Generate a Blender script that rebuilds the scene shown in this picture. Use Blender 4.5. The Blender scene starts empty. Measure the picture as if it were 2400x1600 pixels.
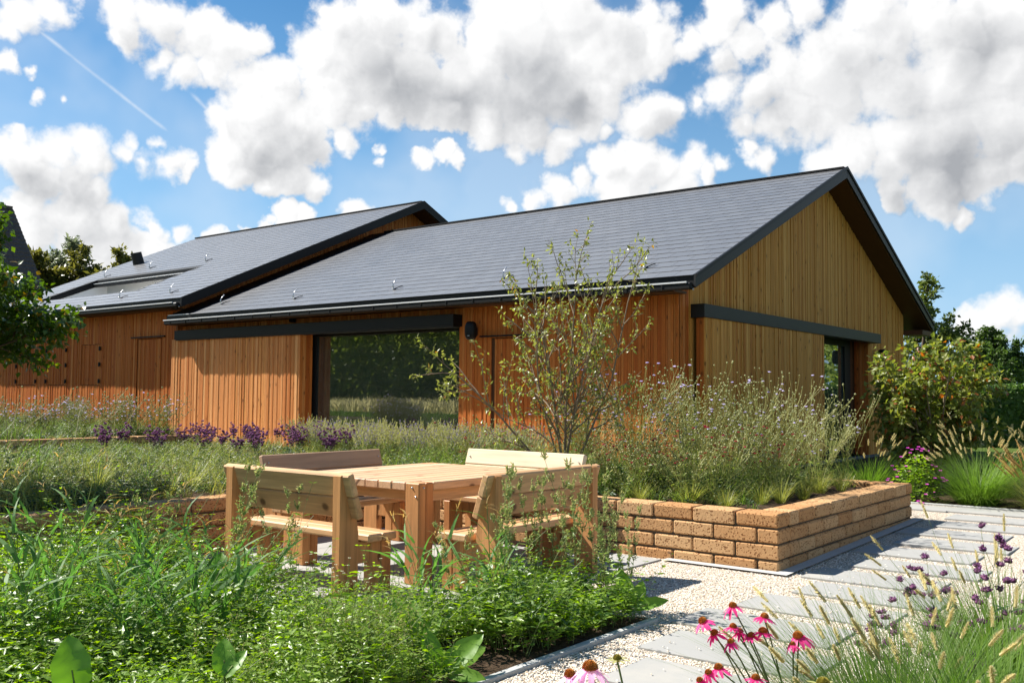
import bpy, math, random
import numpy as np
from mathutils import Matrix, Vector

scene = bpy.context.scene
R = math.radians
PI = math.pi
rng = np.random.default_rng(7)
random.seed(7)

# ------------------------------------------------------------------ camera
cam = bpy.data.objects.new('camera', bpy.data.cameras.new('camera'))
scene.collection.objects.link(cam)
cam.data.sensor_width = 36
cam.data.lens = 33.52
cam.data.clip_start = 0.05
cam.data.clip_end = 2000
CR = ((0.61768514, -0.78637908, 0.00854431), (0.04897161, 0.02761802, -0.99841826), (0.78489926, 0.61712656, 0.05556949))
rt, dn, fw = (Vector(v) for v in CR)
cam.matrix_world = Matrix(((rt.x, -dn.x, -fw.x, 0), (rt.y, -dn.y, -fw.y, 0), (rt.z, -dn.z, -fw.z, 1.42), (0, 0, 0, 1)))
scene.camera = cam

# ------------------------------------------------------------------ light and exposure
scene.view_settings.view_transform = 'Standard'
scene.view_settings.look = 'None'
scene.view_settings.exposure = 1.15
scene.view_settings.gamma = 1.0
scene.cycles.max_bounces = 7
scene.cycles.diffuse_bounces = 3
scene.cycles.glossy_bounces = 3
scene.cycles.transmission_bounces = 4
scene.cycles.transparent_max_bounces = 8
scene.cycles.sample_clamp_indirect = 4.0
scene.cycles.use_denoising = True

SUN_STRENGTH = 5.0
SKY_STRENGTH = 0.055
sund = bpy.data.lights.new('sun', 'SUN')
sund.energy = SUN_STRENGTH
sund.angle = R(0.53)
sund.color = (1.0, 0.955, 0.885)
sun = bpy.data.objects.new('sun', sund)
scene.collection.objects.link(sun)
sun.rotation_euler = Vector((0.118, -0.41, -0.437)).to_track_quat('-Z', 'Y').to_euler()


def fbm(h, w, base, octs, seed, billow=False, gain=0.5):
    r = np.random.default_rng(seed)
    out = np.zeros((h, w), np.float32)
    amp, tot, f = 1.0, 0.0, base
    for o in range(octs):
        gh, gw = int(f * h / w) + 3, int(f) + 3
        g = r.random((gh, gw), dtype=np.float32)
        y = np.arange(h, dtype=np.float32) * (f / w)
        x = np.arange(w, dtype=np.float32) * (f / w)
        yi, xi = y.astype(int), x.astype(int)
        fy, fx = y - yi, x - xi
        fy, fx = (fy * fy * (3 - 2 * fy))[:, None], (fx * fx * (3 - 2 * fx))[None, :]
        a = g[yi][:, xi]; b = g[yi][:, xi + 1]; c = g[yi + 1][:, xi]; d = g[yi + 1][:, xi + 1]
        n = (a * (1 - fx) + b * fx) * (1 - fy) + (c * (1 - fx) + d * fx) * fy
        if billow:
            n = np.abs(2 * n - 1)
        out += n * amp
        tot += amp
        amp *= gain
        f *= 2.03
    return out / tot


# clouds: unit direction and angular radius of each puff of the cloud banks in the sky
CLOUDS = """0.381 0.861 0.337 0.0288;0.404 0.847 0.345 0.0258;0.424 0.834 0.353 0.0139;0.375 0.869 0.321 0.0153;0.385 0.874 0.297 0.013;0.401 0.868 0.294 0.0111;0.377 0.879 0.293 0.0085;0.409 0.872 0.27 0.0084;0.43 0.862 0.269 0.0049;0.459 0.82 0.341 0.0301;0.487 0.802 0.346 0.0358;0.514 0.788 0.34 0.0363;0.541 0.771 0.337 0.033;0.557 0.758 0.339 0.0185;0.512 0.802 0.309 0.0237;0.49 0.812 0.316 0.0217;0.452 0.828 0.33 0.0177;0.532 0.788 0.312 0.0184;0.4 0.893 0.208 0.0333;0.424 0.878 0.221 0.0266;0.445 0.866 0.227 0.0233;0.452 0.867 0.211 0.0252;0.464 0.861 0.208 0.0145;0.416 0.889 0.192 0.0283;0.442 0.876 0.192 0.0287;0.399 0.885 0.238 0.0087;0.385 0.897 0.216 0.0208;0.46 0.867 0.19 0.0181;0.483 0.848 0.219 0.0146;0.484 0.844 0.23 0.0091;0.498 0.84 0.216 0.0166;0.512 0.83 0.221 0.0204;0.525 0.824 0.215 0.0112;0.504 0.832 0.233 0.0092;0.408 0.899 0.16 0.0318;0.442 0.882 0.164 0.0288;0.478 0.864 0.16 0.0275;0.508 0.847 0.158 0.0223;0.532 0.832 0.159 0.0169;0.556 0.816 0.158 0.0114;0.422 0.896 0.137 0.0356;0.466 0.875 0.133 0.0365;0.504 0.853 0.136 0.0297;0.566 0.785 0.252 0.0358;0.579 0.766 0.278 0.0396;0.56 0.794 0.237 0.0264;0.592 0.77 0.239 0.0362;0.608 0.765 0.215 0.025;0.592 0.78 0.202 0.0134;0.625 0.751 0.212 0.0193;0.577 0.786 0.22 0.0228;0.579 0.755 0.307 0.0225;0.55 0.793 0.261 0.0168;0.61 0.746 0.267 0.0343;0.627 0.72 0.297 0.0381;0.608 0.722 0.331 0.0338;0.619 0.702 0.353 0.0375;0.606 0.705 0.368 0.0223;0.64 0.692 0.334 0.0455;0.642 0.673 0.368 0.045;0.669 0.647 0.367 0.0453;0.693 0.628 0.354 0.038;0.658 0.688 0.307 0.0421;0.682 0.658 0.319 0.0498;0.713 0.624 0.32 0.0461;0.723 0.593 0.355 0.0457;0.711 0.643 0.284 0.031;0.675 0.683 0.279 0.0212;0.653 0.704 0.281 0.0269;0.739 0.615 0.274 0.0312;0.641 0.723 0.258 0.0192;0.706 0.668 0.236 0.0176;0.714 0.655 0.247 0.0176;0.726 0.645 0.24 0.0157;0.67 0.699 0.249 0.0085;0.671 0.702 0.238 0.0086;0.662 0.725 0.19 0.0137;0.672 0.716 0.188 0.0078;0.61 0.773 0.173 0.0174;0.594 0.787 0.167 0.0115;0.579 0.799 0.162 0.0076;0.625 0.76 0.178 0.0116;0.764 0.615 0.196 0.0138;0.412 0.904 0.118 0.0674;0.458 0.881 0.118 0.06;0.506 0.855 0.112 0.0521;0.548 0.829 0.111 0.0474;0.596 0.79 0.142 0.0269;0.745 0.565 0.356 0.0571;0.763 0.531 0.369 0.053;0.783 0.522 0.338 0.0535;0.771 0.56 0.303 0.0541;0.797 0.522 0.303 0.0347;0.794 0.493 0.354 0.0416;0.804 0.468 0.367 0.0301;0.816 0.462 0.346 0.0302;0.771 0.578 0.267 0.0351;0.791 0.555 0.256 0.0274;0.796 0.539 0.274 0.0272;0.811 0.517 0.274 0.0136;0.767 0.595 0.241 0.0236;0.801 0.506 0.32 0.023;0.835 0.473 0.28 0.0289;0.827 0.486 0.284 0.0193;0.842 0.459 0.283 0.0192;0.837 0.496 0.233 0.0273;0.822 0.519 0.233 0.0235;0.81 0.543 0.222 0.0196;0.798 0.564 0.211 0.0197;0.783 0.587 0.203 0.0198;0.852 0.474 0.225 0.0233;0.864 0.446 0.235 0.0212;0.874 0.43 0.227 0.0173;0.877 0.418 0.237 0.0115;0.835 0.509 0.21 0.0314;0.864 0.458 0.209 0.0311;0.889 0.391 0.236 0.0133;0.884 0.397 0.247 0.0095;0.838 0.399 0.373 0.0259;0.837 0.415 0.357 0.0261;0.832 0.433 0.348 0.0225;0.85 0.413 0.326 0.0301;0.859 0.385 0.338 0.0335;0.863 0.411 0.295 0.0341;0.855 0.433 0.285 0.0191;0.876 0.381 0.296 0.0413;0.891 0.368 0.267 0.0263;0.882 0.388 0.268 0.0227;0.86 0.362 0.359 0.0257;0.867 0.334 0.37 0.0218;0.877 0.362 0.316 0.0371;0.892 0.33 0.309 0.0405;0.895 0.346 0.28 0.0335;0.899 0.295 0.323 0.0398;0.903 0.315 0.291 0.0441;0.905 0.262 0.335 0.0463;0.892 0.275 0.36 0.032;0.909 0.229 0.347 0.0419;0.919 0.199 0.339 0.0414;0.926 0.169 0.338 0.0408;0.918 0.266 0.293 0.0504;0.93 0.219 0.297 0.0528;0.939 0.173 0.297 0.0447;0.921 0.304 0.244 0.0369;0.916 0.328 0.232 0.0224;0.932 0.271 0.242 0.0474;0.943 0.223 0.247 0.0534;0.951 0.182 0.249 0.0488;0.962 0.166 0.217 0.0347;0.949 0.242 0.204 0.0289;0.959 0.194 0.207 0.0318;0.939 0.274 0.206 0.0257;0.954 0.237 0.182 0.0163;0.959 0.221 0.176 0.0108;0.973 0.216 0.078 0.0141;0.976 0.206 0.076 0.0179;0.979 0.188 0.077 0.0199;0.982 0.173 0.073 0.0197"""
SHADES = """0.593 0.771 0.232 0.0324 0.5;0.614 0.75 0.245 0.023 0.4;0.656 0.685 0.317 0.0458 0.5;0.683 0.664 0.305 0.0462 0.65;0.713 0.634 0.299 0.0425 0.65;0.405 0.895 0.186 0.0334 0.5;0.443 0.877 0.187 0.0287 0.4;0.458 0.825 0.33 0.0195 0.3;0.685 0.635 0.357 0.0228 0.35;0.635 0.692 0.344 0.034 0.25;0.564 0.783 0.262 0.0225 0.2;0.487 0.809 0.329 0.0288 0.25;0.465 0.874 0.14 0.0583 0.22;0.763 0.573 0.3 0.0581 0.65;0.786 0.547 0.289 0.0349 0.6;0.855 0.412 0.316 0.0226 0.35;0.887 0.366 0.283 0.0412 0.35;0.941 0.275 0.196 0.0331 0.65;0.95 0.225 0.216 0.0537 0.7;0.958 0.181 0.222 0.0455 0.6;0.927 0.195 0.32 0.045 0.45;0.912 0.264 0.313 0.0394 0.3;0.839 0.471 0.274 0.0231 0.4;0.879 0.395 0.267 0.0227 0.35;0.797 0.486 0.358 0.0265 0.3;0.934 0.237 0.266 0.0572 0.3;0.896 0.313 0.314 0.0438 0.25"""
AZ0, AZ1, EL0, EL1 = R(0), R(78), R(-2), R(34)


def cloud_image():
    W, H = 2000, 923
    az = AZ0 + (AZ1 - AZ0) * (np.arange(W, dtype=np.float32) + .5) / W
    el = EL0 + (EL1 - EL0) * (np.arange(H, dtype=np.float32) + .5) / H
    da = (AZ1 - AZ0) / W
    wx = (fbm(H, W, 30, 6, 11, False, .55) - .5) * .036
    wy = (fbm(H, W, 30, 6, 12, False, .55) - .5) * .036
    F = np.full((H, W), -1.0, np.float32)

    def blobs(txt, fn):
        for t in txt.split(';'):
            q = [float(v) for v in t.split()]
            a0, e0, r = math.atan2(q[1], q[0]), math.asin(q[2]), q[3]
            k = math.cos(e0)
            m = r * 2.2 + .05
            i0, i1 = max(0, int((a0 - m / k - AZ0) / da)), min(W, int((a0 + m / k - AZ0) / da) + 1)
            j0, j1 = max(0, int((e0 - m - EL0) / da)), min(H, int((e0 + m - EL0) / da) + 1)
            if i1 <= i0 or j1 <= j0:
                continue
            s = (slice(j0, j1), slice(i0, i1))
            dx = (az[i0:i1][None] - a0) * k + wx[s]
            dy = el[j0:j1][:, None] - e0 + wy[s]
            fn(s, 1 - np.sqrt(dx * dx + dy * dy) / r, q)

    def mx(s, f, q):
        F[s] = np.maximum(F[s], f * min(1., .62 + 9 * q[3]))
    blobs(CLOUDS, mx)
    n0 = fbm(H, W, 9, 3, 51)
    n1 = fbm(H, W, 20, 8, 3, False, .56)
    n2 = fbm(H, W, 34, 7, 5, True, .58)
    n3 = fbm(H, W, 90, 5, 15, False, .6)
    D = F * .95 + .09 + (n1 - .5) * 1.15 + (.40 - n2) * .35 + (n0 - .5) * .35
    S = np.zeros((H, W), np.float32)

    def sh(s, f, q):
        S[s] = np.maximum(S[s], np.clip(f * 1.1, 0, 1) * q[4])
    blobs(SHADES, sh)
    D = D + .45 * S
    soft = np.clip(.42 + 1.1 * (n0 - .45), .30, .75)
    core = np.clip((D - .02) / soft, 0, 1)
    edge = core * (1 - core) * 4
    a = np.clip(core + edge * ((n3 - .5) * .9 + (n1 - .5) * .6), 0, 1)
    a = a * a * (3 - 2 * a)
    # thickness lit from the upper left, as the sun stands; grey flat bases
    Dl = np.clip(D, -.2, 1.0)
    lit = np.zeros_like(Dl)
    for k, wgt in ((5, .35), (12, .45), (30, .45)):
        t = np.zeros_like(Dl)
        t[k:-k, k:-k] = Dl[k:-k, k:-k] - Dl[2 * k:, 2 * k:]
        lit += t * wgt
    shade = np.clip(S * (1.0 + .7 * (n1 - .5)) * 1.0 - lit * .60 + .22 * np.clip(D - .28, 0, .6) + .02, 0, .85)
    white, grey = np.array([1.03, 1.03, 1.03], np.float32), np.array([.31, .33, .365], np.float32)
    px = np.ones((H, W, 4), np.float32)
    px[..., :3] = white + (grey - white) * shade[..., None]
    # thin veil and the two vapour trails
    ds = np.stack([np.cos(el)[:, None] * np.cos(az)[None], np.cos(el)[:, None] * np.sin(az)[None], np.repeat(np.sin(el)[:, None], W, 1)], -1)
    veil = np.clip((fbm(H, W, 9, 5, 21) - .5) * 1.0, 0, .25)
    for n, m, hf in (((-.3776, .4746, -.7951), (.4521, .8438, .289), .075), ((-.4438, .5415, -.714), (.5307, .8008, .2775), .02)):
        t = np.abs(ds @ np.array(n) + (wx * .05))
        near = np.sqrt(((ds - np.array(m)) ** 2).sum(-1))
        veil = np.maximum(veil, np.clip(1 - t / .0032, 0, 1) * np.clip((hf - near) / .012, 0, 1) * (.2 + .5 * n3))
    al = np.maximum(a, veil)
    w = (a / np.maximum(al, 1e-4))[..., None]
    px[..., :3] = px[..., :3] * w + np.array([.92, .97, 1.02], np.float32) * (1 - w)
    px[..., 3] = al
    im = bpy.data.images.new('cloud_layer', W, H, alpha=True, float_buffer=True)
    im.colorspace_settings.name = 'Non-Color'
    im.alpha_mode = 'CHANNEL_PACKED'
    im.pixels.foreach_set(px.ravel())
    im.update()
    return im


world = bpy.data.worlds.new('World')
scene.world = world
world.use_nodes = True
nt = world.node_tree
nt.nodes.clear()
sky = nt.nodes.new('ShaderNodeTexSky')
sky.sky_type = 'NISHITA'
sky.sun_disc = False
sky.sun_elevation = R(45.7)
sky.sun_rotation = math.atan2(-.277, .961)
sky.air_density = 1.0
sky.dust_density = 0.1
sky.ozone_density = 2.2


def wn(t, **kw):
    n = nt.nodes.new(t)
    for k, v in kw.items():
        setattr(n, k, v)
    return n


def wm(op, a, b=None, c=None):
    n = wn('ShaderNodeMath', operation=op)
    for i, v in enumerate((a, b, c)):
        if v is None:
            continue
        if isinstance(v, (int, float)):
            n.inputs[i].default_value = v
        else:
            nt.links.new(v, n.inputs[i])
    return n.outputs[0]


tc = wn('ShaderNodeTexCoord')
sx = wn('ShaderNodeSeparateXYZ')
nt.links.new(tc.outputs['Generated'], sx.inputs[0])
azn = wm('ARCTAN2', sx.outputs[1], sx.outputs[0])
eln = wm('ARCSINE', sx.outputs[2])
cx = wn('ShaderNodeCombineXYZ')
# the cloud field repeats, mirrored, round the unseen sky, added as neutral fill light
nt.links.new(wm('DIVIDE', wm('PINGPONG', wm('ADD', azn, 4 * (AZ1 - AZ0)), AZ1 - AZ0), AZ1 - AZ0), cx.inputs[0])
nt.links.new(wm('MULTIPLY_ADD', eln, 1 / (EL1 - EL0), -EL0 / (EL1 - EL0)), cx.inputs[1])
ti = wn('ShaderNodeTexImage', extension='CLIP', interpolation='Linear')
ti.image = cloud_image()
nt.links.new(cx.outputs[0], ti.inputs[0])
b1, b2, mxs, wo = wn('ShaderNodeBackground'), wn('ShaderNodeBackground'), wn('ShaderNodeMixShader'), wn('ShaderNodeOutputWorld')
b1.inputs[1].default_value = SKY_STRENGTH
nt.links.new(ti.outputs[0], b2.inputs[0])
b2.inputs[1].default_value = 0.45
nt.links.new(ti.outputs[1], mxs.inputs[0])
nt.links.new(b1.outputs[0], mxs.inputs[1])
nt.links.new(b2.outputs[0], mxs.inputs[2])
nt.links.new(mxs.outputs[0], wo.inputs[0])
hsv = wn('ShaderNodeHueSaturation')
hsv.inputs['Saturation'].default_value = 1.3
hsv.inputs['Hue'].default_value = .495
nt.links.new(sky.outputs[0], hsv.inputs['Color'])
hz = wm('POWER', wm('MAXIMUM', wm('SUBTRACT', 1.0, wm('MULTIPLY', wm('MAXIMUM', eln, 0.0), 1 / R(26))), 0.0), 1.5)
hzm = wn('ShaderNodeMix', data_type='RGBA', clamp_factor=True)
nt.links.new(wm('MULTIPLY', hz, .95), hzm.inputs[0])
nt.links.new(hsv.outputs[0], hzm.inputs[6])
hzm.inputs[7].default_value = (3.4, 5.6, 8.2, 1)
nt.links.new(hzm.outputs[2], b1.inputs[0])
world.cycles.sampling_method = 'MANUAL'
world.cycles.sample_map_resolution = 512

# ------------------------------------------------------------------ mesh helpers
def nrm(a):
    return a / np.maximum(np.linalg.norm(a, axis=-1, keepdims=True), 1e-9)


class MB:
    """collects vertices and faces; build() links them as ONE mesh object"""
    def __init__(self):
        self.v, self.f, self.m, self.n = [], [], [], 0

    def add(self, verts, faces, mat=0):
        verts = np.asarray(verts, np.float32).reshape(-1, 3)
        faces = np.asarray(faces, np.int32)
        if len(verts) == 0 or len(faces) == 0:
            return
        self.v.append(verts)
        self.f.append(faces + self.n)
        self.m.append(np.full(len(faces), mat, np.int32) if np.isscalar(mat) else np.asarray(mat, np.int32))
        self.n += len(verts)

    def build(self, name, mats, parent=None, smooth=False, loc=None):
        me = bpy.data.meshes.new(name)
        V = np.concatenate(self.v)
        me.vertices.add(len(V))
        me.vertices.foreach_set('co', V.ravel())
        li = np.concatenate([f.ravel() for f in self.f])
        tot = np.concatenate([np.full(len(f), f.shape[1], np.int32) for f in self.f])
        st = np.concatenate([[0], np.cumsum(tot)[:-1]]).astype(np.int32)
        me.loops.add(len(li))
        me.loops.foreach_set('vertex_index', li)
        me.polygons.add(len(tot))
        me.polygons.foreach_set('loop_start', st)
        me.polygons.foreach_set('loop_total', tot)
        me.polygons.foreach_set('material_index', np.concatenate(self.m))
        me.polygons.foreach_set('use_smooth', np.full(len(tot), bool(smooth)))
        me.update(calc_edges=True)
        for m in (mats if isinstance(mats, (list, tuple)) else [mats]):
            me.materials.append(m)
        o = bpy.data.objects.new(name, me)
        scene.collection.objects.link(o)
        if parent is not None:
            o.parent = parent
        if loc is not None:
            o.location = loc
        return o

    # -------- solids
    def box(self, a, b, mat=0, c=0.0):
        a, b = np.minimum(a, b).astype(float), np.maximum(a, b).astype(float)
        if c <= 0:
            x0, y0, z0 = a
            x1, y1, z1 = b
            self.add([(x0, y0, z0), (x1, y0, z0), (x1, y1, z0), (x0, y1, z0), (x0, y0, z1), (x1, y0, z1), (x1, y1, z1), (x0, y1, z1)],
                     [(0, 3, 2, 1), (4, 5, 6, 7), (0, 1, 5, 4), (1, 2, 6, 5), (2, 3, 7, 6), (3, 0, 4, 7)], mat)
        else:
            self.xbox((b - a), (a + b) / 2, None, mat, c)

    def xbox(self, size, centre, rot=None, mat=0, c=0.004):
        """box with chamfered edges, rot = 3x3 matrix"""
        h = np.asarray(size, float) / 2
        c = min(c, h.min() * .9)
        V, idx = [], {}
        for sx_ in (-1, 1):
            for sy_ in (-1, 1):
                for sz_ in (-1, 1):
                    s = (sx_, sy_, sz_)
                    for ax in range(3):
                        p = [s[k] * (h[k] - (0 if k == ax else c)) for k in range(3)]
                        idx[s + (ax,)] = len(V)
                        V.append(p)
        V = np.array(V)
        quads, tris = [], []
        for ax in range(3):
            u, w = (ax + 1) % 3, (ax + 2) % 3
            for s in (-1, 1):
                q = []
                for a, b in ((-1, -1), (1, -1), (1, 1), (-1, 1)):
                    k = [0, 0, 0]
                    k[ax], k[u], k[w] = s, a, b
                    q.append(idx[tuple(k) + (ax,)])
                quads.append(q)
            for a in (-1, 1):
                for b in (-1, 1):
                    k0, k1 = [0, 0, 0], [0, 0, 0]
                    k0[ax], k0[u], k0[w] = -1, a, b
                    k1[ax], k1[u], k1[w] = 1, a, b
                    quads.append([idx[tuple(k0) + (u,)], idx[tuple(k1) + (u,)], idx[tuple(k1) + (w,)], idx[tuple(k0) + (w,)]])
        for sx_ in (-1, 1):
            for sy_ in (-1, 1):
                for sz_ in (-1, 1):
                    tris.append([idx[(sx_, sy_, sz_, k)] for k in range(3)])

        def fix(fs):
            out = []
            for f in fs:
                p = V[f]
                n = np.cross(p[1] - p[0], p[2] - p[0])
                out.append(f if n @ p.mean(0) > 0 else f[::-1])
            return out
        quads, tris = fix(quads), fix(tris)
        W = V if rot is None else V @ np.asarray(rot).T
        W = W + np.asarray(centre, float)
        n0 = self.n
        self.v.append(W.astype(np.float32))
        self.f += [np.array(quads, np.int32) + n0, np.array(tris, np.int32) + n0]
        self.m += [np.full(len(quads), mat, np.int32), np.full(len(tris), mat, np.int32)]
        self.n += len(W)

    def prism(self, poly, ax, lo, hi, mat=0):
        """polygon (2-D, in the two axes other than ax, ccw) extruded along ax"""
        n = len(poly)
        o = [k for k in range(3) if k != ax]
        V = np.zeros((2 * n, 3))
        for i, p in enumerate(poly):
            for j, h in enumerate((lo, hi)):
                V[i + j * n, o[0]], V[i + j * n, o[1]], V[i + j * n, ax] = p[0], p[1], h
        self.v.append(V.astype(np.float32))
        n0 = self.n
        self.f.append(np.array([list(range(n))[::-1]], np.int32) + n0)
        self.f.append(np.array([list(range(n, 2 * n))], np.int32) + n0)
        self.f.append(np.array([(i, (i + 1) % n, (i + 1) % n + n, i + n) for i in range(n)], np.int32) + n0)
        self.m += [np.full(1, mat, np.int32), np.full(1, mat, np.int32), np.full(n, mat, np.int32)]
        self.n += 2 * n

    def quad(self, a, b, c, d, mat=0):
        self.add([a, b, c, d], [(0, 1, 2, 3)], mat)

    # -------- vectorised plant pieces
    def leaves(self, P, D, N, L, W, mat=0, droop=.15, fold=.14):
        P, D, N = np.asarray(P, float), nrm(np.asarray(D, float)), nrm(np.asarray(N, float))
        n = len(P)
        L = np.broadcast_to(L, (n,))[:, None]
        W = np.broadcast_to(W, (n,))[:, None]
        S = nrm(np.cross(D, N))
        N = np.cross(S, D)
        c = P + D * L * .45 - N * W * fold
        l = P + D * L * .40 + S * W * .5
        r = P + D * L * .40 - S * W * .5
        t = P + D * L - N * L * droop
        V = np.stack([P, l, c, r, t], 1).reshape(-1, 3)
        i = np.arange(n)[:, None] * 5
        F = np.concatenate([i + [0, 2, 1], i + [0, 3, 2], i + [1, 2, 4], i + [2, 3, 4]])
        m = mat if np.isscalar(mat) else np.tile(mat, 4)
        self.add(V, F, m)

    def blades(self, P, D, G, L, W, bend, mat=0, seg=4, taper=1.6):
        """curved grass blades: start direction D, drooping towards G"""
        n = len(P)
        L, W, bend = (np.broadcast_to(a, (n,)).astype(float) for a in (L, W, bend))
        pts = curve_pts(P, D, G, L, bend, seg + 1)
        S = nrm(np.cross(D, G + np.array([0, 0, 1e-3])))
        w = (W[:, None] * np.clip(1 - (np.linspace(0, 1, seg + 1)[None]) ** taper, 0.02, 1) * .5)[..., None]
        A, B = pts - S[:, None] * w, pts + S[:, None] * w
        V = np.stack([A, B], 2).reshape(n, -1, 3)
        k = 2 * (seg + 1)
        F = np.concatenate([np.arange(n)[:, None] * k + [2 * s, 2 * s + 1, 2 * s + 3, 2 * s + 2] for s in range(seg)])
        self.add(V.reshape(-1, 3), F, mat)
        return pts

    def tubes(self, pts, r0, r1, mat=0, sides=3):
        """pts (n,k,3)"""
        pts = np.asarray(pts, float)
        n, k, _ = pts.shape
        T = nrm(np.gradient(pts, axis=1))
        up = np.where(np.abs(T[..., 2:3]) > .9, np.array([1., 0, 0]), np.array([0, 0, 1.]))
        A = nrm(np.cross(T, up))
        B = np.cross(T, A)
        r = (np.broadcast_to(r0, (n,))[:, None] * (1 - np.linspace(0, 1, k)) + np.broadcast_to(r1, (n,))[:, None] * np.linspace(0, 1, k))[..., None, None]
        an = np.arange(sides) * 2 * PI / sides
        V = pts[:, :, None] + r * (A[:, :, None] * np.cos(an)[:, None] + B[:, :, None] * np.sin(an)[:, None])
        F = []
        for j in range(k - 1):
            for s in range(sides):
                s2 = (s + 1) % sides
                F.append(np.arange(n)[:, None] * (k * sides) + [j * sides + s, j * sides + s2, (j + 1) * sides + s2, (j + 1) * sides + s])
        self.add(V.reshape(-1, 3), np.concatenate(F), mat)

    def balls(self, P, r, mat=0, squash=1.0, axis=None):
        P = np.asarray(P, float)
        n = len(P)
        V0, F0 = OCTA
        r = np.broadcast_to(r, (n,))[:, None, None]
        V = P[:, None] + r * (V0 * np.array([1, 1, squash]))[None]
        F = (np.arange(n)[:, None, None] * len(V0) + F0[None]).reshape(-1, 3)
        self.add(V.reshape(-1, 3), F, mat)


def curve_pts(P, D, G, L, bend, k):
    s = np.linspace(0, 1, k)[None, :, None]
    P, D, G = (np.asarray(a, float)[:, None] for a in (P, D, G))
    L, bend = np.asarray(L, float)[:, None, None], np.asarray(bend, float)[:, None, None]
    return P + D * L * s + (G - np.array([0, 0, .55])) * L * bend * s ** 2.2


def _octa():
    v = [(1, 0, 0), (-1, 0, 0), (0, 1, 0), (0, -1, 0), (0, 0, 1), (0, 0, -1)]
    f = [(0, 2, 4), (2, 1, 4), (1, 3, 4), (3, 0, 4), (2, 0, 5), (1, 2, 5), (3, 1, 5), (0, 3, 5)]
    v = [np.array(a, float) for a in v]
    mid, nf = {}, []

    def m(a, b):
        k = (min(a, b), max(a, b))
        if k not in mid:
            p = v[a] + v[b]
            v.append(p / np.linalg.norm(p))
            mid[k] = len(v) - 1
        return mid[k]
    for a, b, c in f:
        x, y, z = m(a, b), m(b, c), m(c, a)
        nf += [(a, x, z), (x, b, y), (z, y, c), (x, y, z)]
    return np.array(v), np.array(nf, np.int32)


OCTA = _octa()


def uni(a, b, n=None):
    return rng.uniform(a, b, n)


def rdir(n, zlo=-1., zhi=1.):
    z = uni(zlo, zhi, n)
    a = uni(0, 2 * PI, n)
    s = np.sqrt(np.maximum(0, 1 - z * z))
    return np.stack([s * np.cos(a), s * np.sin(a), z], -1)


def hdir(n):
    a = uni(0, 2 * PI, n)
    return np.stack([np.cos(a), np.sin(a), np.zeros(n)], -1)


def tag(o, label=None, cat=None, group=None, kind=None):
    if label:
        o['label'] = label
    if cat:
        o['category'] = cat
    if group:
        o['group'] = group
    if kind:
        o['kind'] = kind
    return o


def thing(name, label, cat, loc=(0, 0, 0), rz=0, group=None):
    o = bpy.data.objects.new(name, None)
    o.empty_display_size = .1
    scene.collection.objects.link(o)
    o.location = loc
    o.rotation_euler = (0, 0, rz)
    return tag(o, label, cat, group)


def dup(root, loc, rz=0, sc=1.0, label=None, group=None):
    def cp(o, par):
        c = o.copy()
        scene.collection.objects.link(c)
        if par is not None:
            c.parent = par
        for ch in o.children:
            cp(ch, c)
        return c
    r = cp(root, None)
    r.location, r.rotation_euler, r.scale = loc, (0, 0, rz), (sc,) * 3
    if label:
        r['label'] = label
    if group:
        r['group'] = group
    return r


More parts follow.
